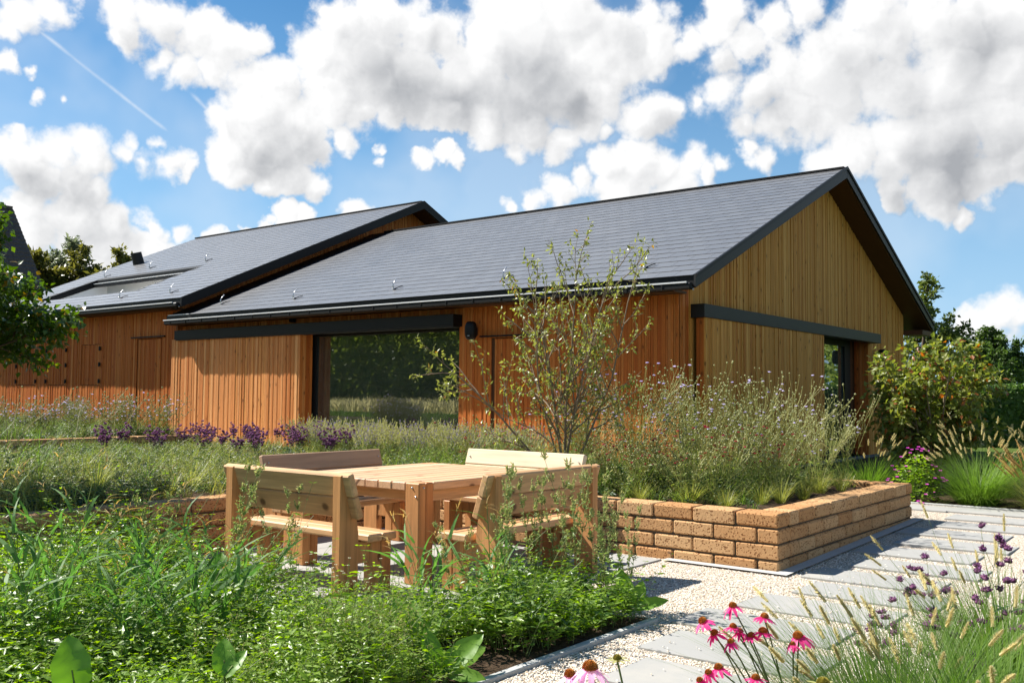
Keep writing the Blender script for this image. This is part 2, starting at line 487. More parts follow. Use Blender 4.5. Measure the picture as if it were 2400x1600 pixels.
# ------------------------------------------------------------------ materials
class NT:
    def __init__(self, name):
        self.m = bpy.data.materials.new(name)
        self.m.use_nodes = True
        self.t = self.m.node_tree
        self.t.nodes.clear()
        self.out = self.n('ShaderNodeOutputMaterial')

    def n(self, t, **kw):
        n = self.t.nodes.new(t)
        for k, v in kw.items():
            setattr(n, k, v)
        return n

    def l(self, a, b):
        self.t.links.new(a, b)

    def set(self, sock, v):
        if isinstance(v, bpy.types.NodeSocket):
            self.l(v, sock)
        else:
            sock.default_value = v

    def math(self, op, *a, clamp=False):
        n = self.n('ShaderNodeMath', operation=op, use_clamp=clamp)
        for i, v in enumerate(a):
            self.set(n.inputs[i], v)
        return n.outputs[0]

    def coord(self, which='Object', scale=(1, 1, 1), loc=None):
        c = self.n('ShaderNodeTexCoord').outputs[which]
        if loc is not None:
            a = self.n('ShaderNodeVectorMath', operation='ADD')
            self.l(c, a.inputs[0])
            self.set(a.inputs[1], loc)
            c = a.outputs[0]
        m = self.n('ShaderNodeVectorMath', operation='MULTIPLY')
        self.l(c, m.inputs[0])
        m.inputs[1].default_value = scale
        return m.outputs[0]

    def noise(self, vec, scale=1, detail=4, rough=.55, dist=0):
        n = self.n('ShaderNodeTexNoise')
        self.l(vec, n.inputs['Vector'])
        n.inputs['Scale'].default_value = scale
        n.inputs['Detail'].default_value = detail
        n.inputs['Roughness'].default_value = rough
        n.inputs['Distortion'].default_value = dist
        return n.outputs[0]

    def vor(self, vec, scale=1, feat='F1', out='Distance', rand=1.0):
        n = self.n('ShaderNodeTexVoronoi', feature=feat)
        self.l(vec, n.inputs['Vector'])
        n.inputs['Scale'].default_value = scale
        n.inputs['Randomness'].default_value = rand
        return n.outputs[out]

    def ramp(self, fac, stops, interp='LINEAR'):
        n = self.n('ShaderNodeValToRGB')
        n.color_ramp.interpolation = interp
        e = n.color_ramp.elements
        while len(e) < len(stops):
            e.new(.5)
        for x, (p, c) in zip(e, stops):
            x.position = p
            x.color = tuple(c) + (1,) if len(c) == 3 else c
        self.l(fac, n.inputs[0])
        return n.outputs[0]

    def mix(self, fac, a, b, mode='MIX'):
        n = self.n('ShaderNodeMix', data_type='RGBA', blend_type=mode)
        self.set(n.inputs[0], fac)
        for s, v in ((n.inputs[6], a), (n.inputs[7], b)):
            self.set(s, v if isinstance(v, bpy.types.NodeSocket) else (tuple(v) + (1,)))
        return n.outputs[2]

    def sep(self, v):
        n = self.n('ShaderNodeSeparateXYZ')
        self.l(v, n.inputs[0])
        return n.outputs

    def isl(self):
        return self.n('ShaderNodeNewGeometry').outputs['Random Per Island']

    def orand(self):
        return self.n('ShaderNodeObjectInfo').outputs['Random']

    def bump(self, h, strength=.3, dist=.01):
        n = self.n('ShaderNodeBump')
        n.inputs['Strength'].default_value = strength
        n.inputs['Distance'].default_value = dist
        self.l(h, n.inputs['Height'])
        return n.outputs[0]

    def bsdf(self, col, rough=.6, spec=.4, normal=None, metal=0):
        p = self.n('ShaderNodeBsdfPrincipled')
        self.set(p.inputs['Base Color'], col if isinstance(col, bpy.types.NodeSocket) else tuple(col) + (1,))
        self.set(p.inputs['Roughness'], rough)
        p.inputs['Specular IOR Level'].default_value = spec
        p.inputs['Metallic'].default_value = metal
        if normal is not None:
            self.l(normal, p.inputs['Normal'])
        return p.outputs[0]

    def done(self, sh):
        self.l(sh, self.out.inputs[0])
        return self.m


def plain(name, col, rough=.5, spec=.4, metal=0, var=.12, scale=6):
    t = NT(name)
    n = t.noise(t.coord('Object'), scale, 5)
    c = t.mix(n, [v * (1 - var) for v in col], [min(1, v * (1 + var)) for v in col])
    return t.done(t.bsdf(c, rough, spec, t.bump(n, .08, .01), metal))


def wood(name, tones, axis=2, grain=1.0, knots=.5, rough=.62, spec=.25, speck=0.0, gr=.62, kscale=4.2):
    """tones: colours picked per board; axis: grain direction"""
    t = NT(name)
    r = t.isl()
    off = t.n('ShaderNodeCombineXYZ')
    for k, f in enumerate((37.7, 91.3, 53.1)):
        t.set(off.inputs[k], t.math('MULTIPLY', r, f))
    sc = [1, 1, 1]
    sc[axis] = .055
    v = t.coord('Object', tuple(sc), off.outputs[0])
    g1 = t.noise(v, 26 * grain, 6, .62, .6)
    g2 = t.noise(v, 110 * grain, 3, .6)
    st = [(i / max(1, len(tones) - 1), c) for i, c in enumerate(tones)]
    base = t.ramp(t.math('FRACT', t.math('MULTIPLY', r, 17.31)), st)
    dark = t.mix(.62, base, (.05, .018, .006), 'MIX')
    f = t.ramp(t.math('ADD', t.math('MULTIPLY', g1, .7), t.math('MULTIPLY', g2, .3)), [(.32, (.85,) * 3), (.60, (0,) * 3)])
    col = t.mix(t.math('MULTIPLY', f, gr), base, dark)
    if knots:
        q = t.sep(t.coord('Object', (1, 1, 1), off.outputs[0]))
        ck = t.n('ShaderNodeCombineXYZ')
        t.set(ck.inputs[0], t.math('MULTIPLY', q[axis], .55))
        t.set(ck.inputs[1], t.math('ADD', q[(axis + 1) % 3], q[(axis + 2) % 3]))
        vn = t.n('ShaderNodeTexVoronoi', voronoi_dimensions='2D')
        vn.inputs['Scale'].default_value = kscale
        t.l(ck.outputs[0], vn.inputs['Vector'])
        gate = t.math('GREATER_THAN', t.sep(vn.outputs['Color'])[0], .45)
        d = t.math('ADD', vn.outputs['Distance'], t.math('SUBTRACT', 1.0, gate))
        kf = t.ramp(d, [(.045, (1,) * 3), (.10, (0,) * 3)])
        col = t.mix(t.math('MULTIPLY', kf, knots), col, (.055, .02, .008))
        halo = t.ramp(d, [(.06, (1,) * 3), (.26, (0,) * 3)])
        col = t.mix(t.math('MULTIPLY', halo, knots * .35), col, dark)
    if speck:
        ss = [1, 1, 1]
        ss[axis] = .3
        vs = t.coord('Object', tuple(ss), off.outputs[0])
        sp = t.ramp(t.noise(vs, 45, 3, .7), [(.66, (0,) * 3), (.72, (1,) * 3)])
        col = t.mix(t.math('MULTIPLY', sp, speck), col, (.75, .58, .42))
    return t.done(t.bsdf(col, rough, spec, t.bump(g1, .25, .004)))


def leafmat(name, c1, c2, trans=.35, rough=.42, spec=.45, tint=None):
    t = NT(name)
    r = t.isl()
    o = t.orand()
    col = t.mix(r, c1, c2)
    if tint:
        col = t.mix(t.ramp(t.math('FRACT', t.math('MULTIPLY', r, 23.7)), [(1 - tint[1], (0,) * 3), (min(1, 1 - tint[1] * .7), (1,) * 3)]), col, tint[0])
    col = t.mix(t.math('MULTIPLY', o, .3), col, [min(1, v * 1.5) for v in c2])
    p = t.bsdf(col, rough, spec)
    tr = t.n('ShaderNodeBsdfTranslucent')
    hs = t.n('ShaderNodeHueSaturation')
    hs.inputs['Saturation'].default_value = 1.15
    hs.inputs['Value'].default_value = 1.9
    t.l(col, hs.inputs['Color'])
    t.l(hs.outputs[0], tr.inputs[0])
    mx = t.n('ShaderNodeMixShader')
    mx.inputs[0].default_value = trans
    t.l(p, mx.inputs[1])
    t.l(tr.outputs[0], mx.inputs[2])
    return t.done(mx.outputs[0])


M = {}
M['facade'] = wood('larch_boards', [(.56, .175, .036), (.47, .125, .022), (.61, .215, .052), (.51, .148, .030), (.42, .100, .018), (.64, .25, .070)], 2, 1, .6, speck=.25, spec=.12)
M['panel'] = wood('sunlit_larch_boards', [(.72, .31, .105), (.62, .23, .068), (.80, .40, .155), (.68, .27, .085), (.52, .175, .046), (.76, .34, .105)], 2, 1, .6, speck=.3, spec=.15)  # larch with the paler tone of grazing sun and sheen put into the colour
M['gable'] = wood('weathered_boards', [(.66, .325, .078), (.55, .25, .052), (.72, .38, .105), (.62, .285, .064), (.48, .185, .036)], 2, 1, .65, spec=.1)
M['backing'] = plain('dark_batten', (.11, .045, .016), .8)
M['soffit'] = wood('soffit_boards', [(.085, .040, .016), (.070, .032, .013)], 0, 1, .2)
M['timber_x'] = wood('larch_timber_x', [(.66, .41, .225), (.76, .53, .33), (.55, .30, .15), (.70, .44, .26)], 0, .62, .9, .55, gr=.85)
M['timber_y'] = wood('larch_timber_y', [(.66, .385, .185), (.74, .49, .27), (.54, .275, .12), (.62, .34, .155)], 1, .62, .95, .55, gr=.85)
M['timber_z'] = wood('larch_timber_z', [(.60, .285, .105), (.65, .33, .135), (.50, .21, .07)], 2, .62, .9, .55, gr=.85)
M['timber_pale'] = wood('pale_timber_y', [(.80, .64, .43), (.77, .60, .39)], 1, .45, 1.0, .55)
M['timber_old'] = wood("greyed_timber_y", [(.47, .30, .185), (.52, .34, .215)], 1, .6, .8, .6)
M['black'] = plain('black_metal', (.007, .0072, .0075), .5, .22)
M['anthracite'] = plain('anthracite_metal', (.016, .0165, .017), .5, .25)
M['zinc'] = plain('bright_zinc', (.55, .56, .58), .3, .5, .8)
M['white'] = plain('white_render', (.78, .78, .77), .8, .2, 0, .03)
M['plinth'] = plain('slate_plinth', (.075, .085, .10), .6)
M['floor'] = plain('interior_floor', (.28, .18, .09), .4)
M['room'] = plain('interior_wall', (.55, .58, .52), .9)
M['curtain'] = plain('curtain_cloth', (.62, .62, .52), .9)


def mk_slate():
    t = NT('fibre_slate')
    r = t.isl()
    n = t.noise(t.coord('Object'), 3.0, 6, .6)
    n2 = t.noise(t.coord('Object'), 140, 2, .6)
    c = t.ramp(r, [(0, (.138, .140, .145)), (.5, (.150, .152, .157)), (1, (.162, .164, .169))])
    c = t.mix(t.math('MULTIPLY', n, .22), c, (.10, .102, .106))
    return t.done(t.bsdf(c, t.math('MULTIPLY_ADD', n, .10, .28), .5, t.bump(n2, .12, .002)))


M['slate'] = mk_slate()


def mk_tuff():
    t = NT('tuff_block')
    r = t.isl()
    v = t.coord('Object')
    n = t.noise(v, 9, 6, .62)
    base = t.ramp(t.math('FRACT', t.math('MULTIPLY', r, 7.7)), [(0, (.54, .335, .165)), (.25, (.60, .39, .20)), (.5, (.44, .235, .10)), (.7, (.56, .34, .165)), (.85, (.49, .28, .125)), (1, (.58, .36, .18))])
    c = t.mix(t.math('MULTIPLY', n, .55), base, (.40, .20, .085))
    vd = t.n('ShaderNodeVectorMath', operation='ADD')
    nn = t.n('ShaderNodeTexNoise')
    nn.inputs['Scale'].default_value = 14
    t.l(v, nn.inputs['Vector'])
    sc = t.n('ShaderNodeVectorMath', operation='SCALE')
    t.l(nn.outputs[1], sc.inputs[0])
    sc.inputs['Scale'].default_value = .05
    t.l(v, vd.inputs[0])
    t.l(sc.outputs[0], vd.inputs[1])
    d1 = t.vor(vd.outputs[0], 46)
    gate = t.noise(v, 11, 3)
    th = t.math('MULTIPLY', t.ramp(gate, [(.42, (.12,) * 3), (.66, (.5,) * 3)]), 1.0)
    pit = t.ramp(t.math('SUBTRACT', d1, th), [(.40, (1,) * 3), (.50, (0,) * 3)])
    pit = t.ramp(t.math('ADD', d1, t.math('MULTIPLY', gate, -.55)), [(-.0, (1,) * 3), (.07, (0,) * 3)])
    c = t.mix(t.math('MULTIPLY', pit, .8), c, (.17, .065, .022))
    stain = t.ramp(t.noise(v, 5.5, 4, .7), [(.67, (0,) * 3), (.74, (1,) * 3)])
    c = t.mix(t.math('MULTIPLY', stain, .75), c, (.10, .075, .06))
    h = t.math('SUBTRACT', t.noise(v, 60, 5, .7), pit)
    return t.done(t.bsdf(c, .92, .1, t.bump(h, .75, .008)))


M['tuff'] = mk_tuff()
M['mortar'] = plain('dark_mortar', (.10, .075, .05), .95, .1)


def mk_concrete(name, col):
    t = NT(name)
    v = t.coord('Object')
    n = t.noise(v, 2.2, 6, .6)
    n2 = t.noise(v, 160, 3, .6)
    r = t.isl()
    c = t.mix(n, [x * .86 for x in col], [x * 1.1 for x in col])
    c = t.mix(t.math('MULTIPLY', t.math('FRACT', t.math('MULTIPLY', r, 9.1)), .3), c, [x * .8 for x in col])
    sp = t.ramp(t.vor(v, 95), [(.05, (1,) * 3), (.10, (0,) * 3)])
    c = t.mix(t.math('MULTIPLY', sp, .4), c, [x * .45 for x in col])
    st = t.ramp(t.noise(v, 1.1, 5, .7), [(.52, (0,) * 3), (.7, (1,) * 3)])
    c = t.mix(t.math('MULTIPLY', st, .25), c, (.50, .44, .35))
    return t.done(t.bsdf(c, .85, .2, t.bump(n2, .25, .003)))


M['concrete'] = mk_concrete('concrete_slab', (.335, .33, .31))
M['kerb'] = mk_concrete('concrete_edging', (.45, .45, .43))


def mk_gravel():
    t = NT('gravel_bed')
    v = t.coord('Object')
    d = t.vor(v, 85)
    c = t.vor(v, 85, 'F1', 'Color')
    s = t.sep(c)
    col = t.ramp(s[0], [(0, (.60, .47, .33)), (.25, (.76, .67, .54)), (.6, (.83, .77, .68)), (.85, (.70, .62, .52)), (1, (.46, .40, .33))])
    col = t.mix(t.ramp(d, [(.35, (0,) * 3), (.75, (1,) * 3)]), col, (.22, .16, .10))
    return t.done(t.bsdf(col, .85, .2, t.bump(t.math('SUBTRACT', 1.0, d), .9, .012)))


M['gravel'] = mk_gravel()


def mk_stone():
    t = NT('gravel_stone')
    r = t.isl()
    col = t.ramp(r, [(0, (.62, .48, .33)), (.2, (.77, .66, .52)), (.45, (.84, .78, .69)), (.7, (.74, .67, .58)), (.85, (.86, .82, .75)), (1, (.48, .42, .35))])
    return t.done(t.bsdf(col, .8, .25))


M['stone'] = mk_stone()


def mk_soil():
    t = NT('bed_soil')
    v = t.coord('Object')
    n = t.noise(v, 30, 7, .7)
    c = t.ramp(n, [(.3, (.028, .018, .011)), (.55, (.085, .055, .033)), (.75, (.17, .12, .08))])
    return t.done(t.bsdf(c, .95, .1, t.bump(n, 1.0, .03)))


M['soil'] = mk_soil()


def mk_lawn():
    t = NT('lawn_ground')
    v = t.coord('Object')
    n = t.noise(v, .35, 6, .6)
    n2 = t.noise(v, 30, 4, .7)
    c = t.ramp(t.math('ADD', t.math('MULTIPLY', n, .5), t.math('MULTIPLY', n2, .5)), [(.35, (.035, .065, .012)), (.55, (.085, .125, .025)), (.7, (.16, .17, .05))])
    return t.done(t.bsdf(c, .9, .1, t.bump(n2, .8, .03)))


M['lawn'] = mk_lawn()


def mk_glass():
    t = NT('window_glass')
    fr = t.n('ShaderNodeFresnel')
    fr.inputs[0].default_value = 1.52
    f = t.math('MULTIPLY_ADD', fr.outputs[0], 1.4, .13, clamp=True)
    g = t.n('ShaderNodeBsdfGlossy')
    g.inputs['Roughness'].default_value = .002
    g.inputs['Color'].default_value = (.92, .97, .92, 1)
    tr = t.n('ShaderNodeBsdfTransparent')
    tr.inputs[0].default_value = (.62, .70, .60, 1)
    m = t.n('ShaderNodeMixShader')
    t.l(f, m.inputs[0])
    t.l(tr.outputs[0], m.inputs[1])
    t.l(g.outputs[0], m.inputs[2])
    d = t.n('ShaderNodeBsdfDiffuse')
    d.inputs[0].default_value = (.50, .56, .50, 1)
    m2 = t.n('ShaderNodeMixShader')
    t.l(t.math('MULTIPLY_ADD', t.noise(t.coord('Object'), 2.5, 5), .03, .03), m2.inputs[0])
    t.l(m.outputs[0], m2.inputs[1])
    t.l(d.outputs[0], m2.inputs[2])
    return t.done(m2.outputs[0])


M['glass'] = mk_glass()
# plants
M['weed'] = leafmat('weed_leaf', (.125, .22, .024), (.22, .32, .042), .42, .38, .35)
M['weed_dark'] = leafmat('weed_leaf_dark', (.065, .135, .020), (.11, .19, .03), .32, .4, .45)
M['weed_lime'] = leafmat('weed_leaf_lime', (.15, .24, .035), (.24, .31, .06), .4, .4, .4)
M['weed_seed'] = leafmat('weed_seed', (.30, .30, .10), (.38, .37, .16), .3, .6, .2)
M['mug'] = leafmat('greyish_leaf', (.13, .20, .055), (.21, .27, .09), .35, .5, .35)
M['stem'] = leafmat('green_stem', (.10, .16, .04), (.17, .21, .07), .15, .5, .3)
M['stem_dry'] = leafmat('straw_stem', (.34, .31, .13), (.45, .40, .20), .15, .6, .3)
M['grass'] = leafmat('grass_blade', (.065, .14, .022), (.135, .21, .04), .38, .5, .25)
M['grass_blue'] = leafmat('broad_grass_blade', (.065, .145, .035), (.11, .21, .05), .35, .55, .2)
M['grass_yel'] = leafmat('fine_grass_blade', (.17, .20, .040), (.28, .28, .075), .35, .45, .35)
M['plume'] = leafmat('grass_plume', (.42, .37, .19), (.54, .48, .28), .45, .7, .15)
M['plume_br'] = leafmat('brown_plume', (.30, .19, .07), (.40, .27, .11), .35, .7, .15)
M['bed'] = leafmat('bed_leaf', (.115, .165, .035), (.20, .24, .06), .36, .45, .4)
M['bed_dark'] = leafmat('bed_leaf_dark', (.028, .060, .020), (.05, .09, .03), .25, .45, .35)
M['scab_stem'] = leafmat('scabious_stem', (.24, .26, .075), (.36, .35, .12), .25, .5, .3)
M['scab_bud'] = leafmat('scabious_bud', (.26, .28, .12), (.36, .36, .18), .25, .6, .2)
M['lilac'] = leafmat('lilac_petal', (.50, .44, .66), (.66, .62, .76), .3, .6, .2)
M['crimson'] = leafmat('crimson_petal', (.22, .015, .035), (.34, .03, .06), .3, .6, .2)
M['violet'] = leafmat('violet_petal', (.22, .09, .22), (.33, .15, .33), .3, .6, .2)
M['violet_dk'] = leafmat('dark_violet_head', (.10, .035, .075), (.17, .065, .13), .2, .7, .2)
M['lavender'] = leafmat('lavender_flower', (.13, .10, .25), (.23, .18, .38), .3, .6, .2)
M['magenta'] = leafmat('magenta_petal', (.52, .06, .42), (.68, .13, .55), .35, .5, .2)
M['petal'] = leafmat('coneflower_petal', (.52, .03, .15), (.66, .075, .27), .4, .45, .25)
M['petal_pale'] = leafmat('pale_coneflower_petal', (.74, .36, .58), (.84, .52, .70), .4, .45, .25)
M['white_petal'] = leafmat('white_petal', (.75, .74, .62), (.85, .83, .7), .3, .6, .2)


def mk_cone():
    t = NT('coneflower_cone')
    d = t.vor(t.coord('Object'), 420)
    z = t.sep(t.coord('Generated'))[2]
    c = t.ramp(d, [(.15, (.90, .36, .04)), (.6, (.62, .15, .018))])
    c = t.mix(t.ramp(z, [(.55, (0,) * 3), (1, (1,) * 3)]), c, (.60, .24, .03))
    return t.done(t.bsdf(c, .6, .3, t.bump(d, 1.0, .004)))


M['cone'] = mk_cone()
M['cone_green'] = plain('green_cone', (.30, .25, .04), .7, .2, 0, .4, 300)
M['dock'] = leafmat('dock_leaf', (.115, .24, .028), (.17, .30, .045), .45, .38, .45)
M['ech_leaf'] = leafmat('coneflower_leaf', (.035, .075, .022), (.06, .11, .032), .25, .4, .45)
M['amel'] = leafmat('serviceberry_leaf', (.115, .145, .028), (.22, .235, .060), .38, .36, .5, ((.33, .12, .03), .04))
M['bark_grey'] = plain('grey_bark', (.20, .155, .10), .85, .2, 0, .3, 30)
M['bark'] = plain('brown_bark', (.085, .065, .048), .9, .2, 0, .3, 20)
M['lime_tree'] = leafmat('glossy_tree_leaf', (.040, .080, .010), (.085, .140, .020), .35, .35, .5, ((.24, .16, .03), .06))
M['autumn'] = leafmat('autumn_leaf', (.095, .14, .026), (.20, .215, .045), .38, .42, .4, ((.30, .075, .035), .10))
M['tree_a'] = leafmat('tree_leaf_olive', (.060, .090, .020), (.115, .140, .036), .3, .45, .3)
M['tree_b'] = leafmat('tree_leaf_green', (.045, .085, .020), (.085, .13, .030), .3, .45, .3)
M['tree_c'] = leafmat('tree_leaf_rust', (.095, .10, .022), (.15, .14, .036), .3, .45, .3)
M['willow'] = leafmat('tree_leaf_silver', (.10, .125, .070), (.17, .19, .11), .3, .45, .3)
M['wood_far'] = leafmat('far_wood_leaf', (.10, .15, .03), (.22, .26, .06), .45, .5, .3)
M['hedge'] = leafmat('hedge_leaf', (.055, .105, .018), (.09, .15, .03), .3, .45, .3)
M['rim'] = plain('pale_gutter_rim', (.72, .72, .72), .35, .5)
M['old_tile'] = plain('old_roof_tile', (.11, .085, .072), .85, .2, 0, .5, 12)

# ------------------------------------------------------------------ the setting
def gz(x):
    return float(np.interp(x, [7.45, 13.0], [0.0, 0.10]))


XS = [-250, -60, -10, 0, 3, 7.45, 9.3, 11.2, 13.0, 30, 60, 120, 400]
YS = [-300, -60, -10, 0, 3, 8, 16, 24, 40, 80, 160, 400]


def sheet(name, xs, ys, dz, mat, zf=gz, kind='structure'):
    mb = MB()
    V = [(x, y, zf(x) + dz) for y in ys for x in xs]
    n = len(xs)
    F = [(j * n + i, j * n + i + 1, (j + 1) * n + i + 1, (j + 1) * n + i) for j in range(len(ys) - 1) for i in range(n - 1)]
    mb.add(V, F)
    return tag(mb.build(name, mat), kind=kind)


sheet('ground', XS, YS, -.012, M['lawn'])
sheet('gravel_path', [1.5, 3.5, 5, 7.45, 9.3, 11.2, 12.62], [-1.2, 1.4, 3.1, 4.6], 0.0, M['gravel'])
sheet('gravel_yard', [11.2, 12.0, 13.0, 13.2], [7.0, 14.0, 21.0], .004, M['gravel'])
sheet('soil', [12.7, 14, 17, 24], [-3, 2, 6.8], .006, M['soil'])


# loose gravel stones on the near path
def scatter_stones():
    n = 26000
    x = 3.0 + 6.0 * rng.random(n) ** 1.5
    y = uni(1.4, 4.3, n)
    keep = ((y < 3.02) | ((x > 5.4) & (x < 7.36))) & ~((y > 4.1) & (x < 7.4))
    for (sx, sy) in SLABS:
        keep &= ~((np.abs(x - sx) < .245) & (np.abs(y - sy) < .49)) | (rng.random(n) < .035)
    x, y = x[keep], y[keep]
    n = len(x)
    V0 = np.array([(1, 0, 0), (-1, 0, 0), (0, 1, 0), (0, -1, 0), (0, 0, 1), (0, 0, -1)], float)
    F0 = np.array([(0, 2, 4), (2, 1, 4), (1, 3, 4), (3, 0, 4), (2, 0, 5), (1, 2, 5), (3, 1, 5), (0, 3, 5)])
    V = V0[None] * uni(.55, 1.25, (n, 6, 1)) * np.stack([uni(.006, .012, n), uni(.004, .009, n), uni(.003, .007, n)], -1)[:, None]
    a = uni(0, 2 * PI, n)
    c, s = np.cos(a)[:, None], np.sin(a)[:, None]
    W = np.stack([V[..., 0] * c - V[..., 1] * s, V[..., 0] * s + V[..., 1] * c, V[..., 2]], -1)
    z = np.interp(x, [7.45, 13.0], [0.0, 0.10])
    on = np.zeros(n)
    for (sx, sy) in SLABS:
        on[(np.abs(x - sx) < .25) & (np.abs(y - sy) < .5)] = .02
    W += np.stack([x, y, z + on + .002], -1)[:, None]
    mb = MB()
    mb.add(W.reshape(-1, 3), (np.arange(n)[:, None, None] * 6 + F0[None]).reshape(-1, 3))
    tag(mb.build('gravel', M['stone']), kind='stuff')


# stepping slabs along the path
SLABS = [(4.33, 2.16), (4.98, 2.31), (5.65, 2.46), (6.34, 2.36), (7.02, 2.23), (7.63, 2.40), (8.30, 2.25), (8.98, 2.45), (9.66, 2.30), (10.33, 2.47), (11.0, 2.27), (11.66, 2.33), (12.3, 2.46)]
ORD = ['nearest', 'second', 'third', 'fourth', 'fifth', 'sixth', 'seventh', 'eighth', 'ninth', 'tenth', 'eleventh', 'twelfth', 'thirteenth']
for i, (x, y) in enumerate(SLABS):
    mb = MB()
    z = gz(x)
    mb.box((x - .25, y - .495, z - .03), (x + .25, y + .495, z + .014), 0, .003)
    tag(mb.build('paving_slab', M['concrete']), ('pale grey concrete stepping slab, %s along the gravel path from the coneflowers' % ORD[i]) if i < 12 else 'pale grey concrete slab at the far end of the path beside the fountain grasses', 'paving slab', 'stepping slabs in the gravel path')
mb = MB()
mb.box((12.0, 2.95, gz(12.3) - .03), (12.5, 3.95, gz(12.3) + .014), 0, .003)
tag(mb.build('paving_slab', M['concrete']), 'pale grey concrete slab lying past the end of the brick planter', 'paving slab', 'stepping slabs in the gravel path')
scatter_stones()

# terrace of large slabs under the table
mb = MB()
for i in range(5):
    for j in range(5):
        x0, y0 = 4.1 + i * .66, 4.12 + j * .66
        mb.box((x0 + .003, y0 + .003, -.03), (min(x0 + .657, 7.36), min(y0 + .657, 7.30), .012 + uni(0, .002)), 0, .003)
tag(mb.build('terrace', M['concrete']), kind='structure')
# edging strips
mb = MB()
for i in range(6):
    mb.box((1.6 + i * .63, 3.03, -.08), (2.225 + i * .63, 3.08, .022), 0, .004)
tag(mb.build('kerb', M['kerb']), kind='structure')
mb = MB()
for i in range(6):
    x0 = 7.33 + i * .655
    a, b = gz(x0), gz(x0 + .65)
    mb.add([(x0, 2.99, a + .016), (x0 + .65, 2.99, b + .016), (x0 + .65, 3.10, b + .016), (x0, 3.10, a + .016)], [(0, 1, 2, 3)])
mb.quad((7.33, 3.10, .016), (7.44, 3.10, .016), (7.44, 4.1, .016), (7.33, 4.1, .016))
mb.box((12.62, -1, .02), (12.68, 6.9, .115), 0, .004)
tag(mb.build('kerb', M['kerb']), kind='structure')

# ------------------------------------------------------------------ walled planting beds
PITCH, BL = .128, .386


def block_run(mb, a, b, axis, face, thick, ztop, rows, phase=0.0):
    """blocks along axis (0=x,1=y) from a to b; face = coordinate of the outer face, thick signed towards the bed"""
    for k in range(rows):
        z1 = ztop - k * PITCH
        z0 = z1 - .113
        p = a - (BL * .5 if (k + int(phase)) % 2 else 0)
        while p < b - .02:
            q = min(p + BL - uni(.010, .018), b)
            p0 = max(p, a)
            if q - p0 > .03:
                j = uni(-.004, .004)
                lo, hi = [0, 0, z0 + uni(-.002, .002)], [0, 0, z1 + uni(-.002, .002)]
                lo[axis], hi[axis] = p0, q
                lo[1 - axis], hi[1 - axis] = sorted((face + j, face + thick))
                mb.box(lo, hi, 0, uni(.008, .016))
            p += BL
    lo, hi = [0, 0, ztop - rows * PITCH], [0, 0, ztop - .02]
    lo[axis], hi[axis] = a + .015, b - .015
    s = 1 if thick > 0 else -1
    lo[1 - axis], hi[1 - axis] = sorted((face + .02 * s, face + thick - .02 * s))
    mb.box(lo, hi, 1)


pl = thing('brick_planter', 'low orange tuff block planter with a corner beside the gravel path', 'planter', (7.45, 3.1, 0))
mb = MB()
block_run(mb, 3.105, 7.35, 1, 7.45, .25, .471, 4, 0)
block_run(mb, 7.71, 11.2, 0, 3.105, .25, .471, 4, 1)
block_run(mb, 3.36, 9.6, 1, 11.2, -.25, .471, 4, 1)
w = mb.build('block_wall', [M['tuff'], M['mortar']], pl)
w.matrix_parent_inverse = Matrix.Translation((-7.45, -3.1, 0))
mb = MB()
nx, ny = 30, 90
xs, ys = np.linspace(7.6, 11.05, nx), np.linspace(3.25, 15.8, ny)
hz = (fbm(ny, nx, 12, 4, 31) - .5) * .10
V = np.stack([np.repeat(xs[None], ny, 0), np.repeat(ys[:, None], nx, 1), .425 + hz], -1).reshape(-1, 3)
F = [(j * nx + i, j * nx + i + 1, (j + 1) * nx + i + 1, (j + 1) * nx + i) for j in range(ny - 1) for i in range(nx - 1)]
mb.add(V, F)
o = mb.build('soil', M['soil'], pl, True)
o.matrix_parent_inverse = Matrix.Translation((-7.45, -3.1, 0))

lw = thing('brick_planter', 'long orange tuff block wall running left behind the benches', 'planter', (3, 7.4, 0), 0)
mb = MB()
block_run(mb, -.5, 7.45, 0, 7.40, .25, .471, 4, 0)
w = mb.build('block_wall', [M['tuff'], M['mortar']], lw)
w.matrix_parent_inverse = Matrix.Translation((-3, -7.4, 0))
mb = MB()
nx, ny = 60, 60
xs, ys = np.linspace(-1, 7.6, nx), np.linspace(7.55, 16.2, ny)
hz = (fbm(ny, nx, 20, 4, 32) - .5) * .12
V = np.stack([np.repeat(xs[None], ny, 0), np.repeat(ys[:, None], nx, 1), .425 + hz], -1).reshape(-1, 3)
F = [(j * nx + i, j * nx + i + 1, (j + 1) * nx + i + 1, (j + 1) * nx + i) for j in range(ny - 1) for i in range(nx - 1)]
mb.add(V, F)
o = mb.build('soil', M['soil'], lw, True)
o.matrix_parent_inverse = Matrix.Translation((-3, -7.4, 0))

uw = thing('brick_planter', 'upper tuff block bed by the left wing, full of scabious', 'planter', (8, 16.2, 0))
mb = MB()
block_run(mb, 2.0, 10.85, 0, 16.15, .25, .60, 3, 1)
block_run(mb, 16.4, 20.6, 1, 10.85, -.25, .60, 4, 0)
w = mb.build('block_wall', [M['tuff'], M['mortar']], uw)
w.matrix_parent_inverse = Matrix.Translation((-8, -16.2, 0))
mb = MB()
mb.quad((2, 16.3, .55), (10.7, 16.3, .55), (10.7, 20.7, .55), (2, 20.7, .55))
mb.quad((2, 20.7, .55), (12.95, 20.7, .55), (12.95, 33, .55), (2, 33, .55))
mb.box((10.7, 20.45, .1), (12.95, 20.7, .56), 0)
o = mb.build('soil', M['soil'], uw)
o.matrix_parent_inverse = Matrix.Translation((-8, -16.2, 0))
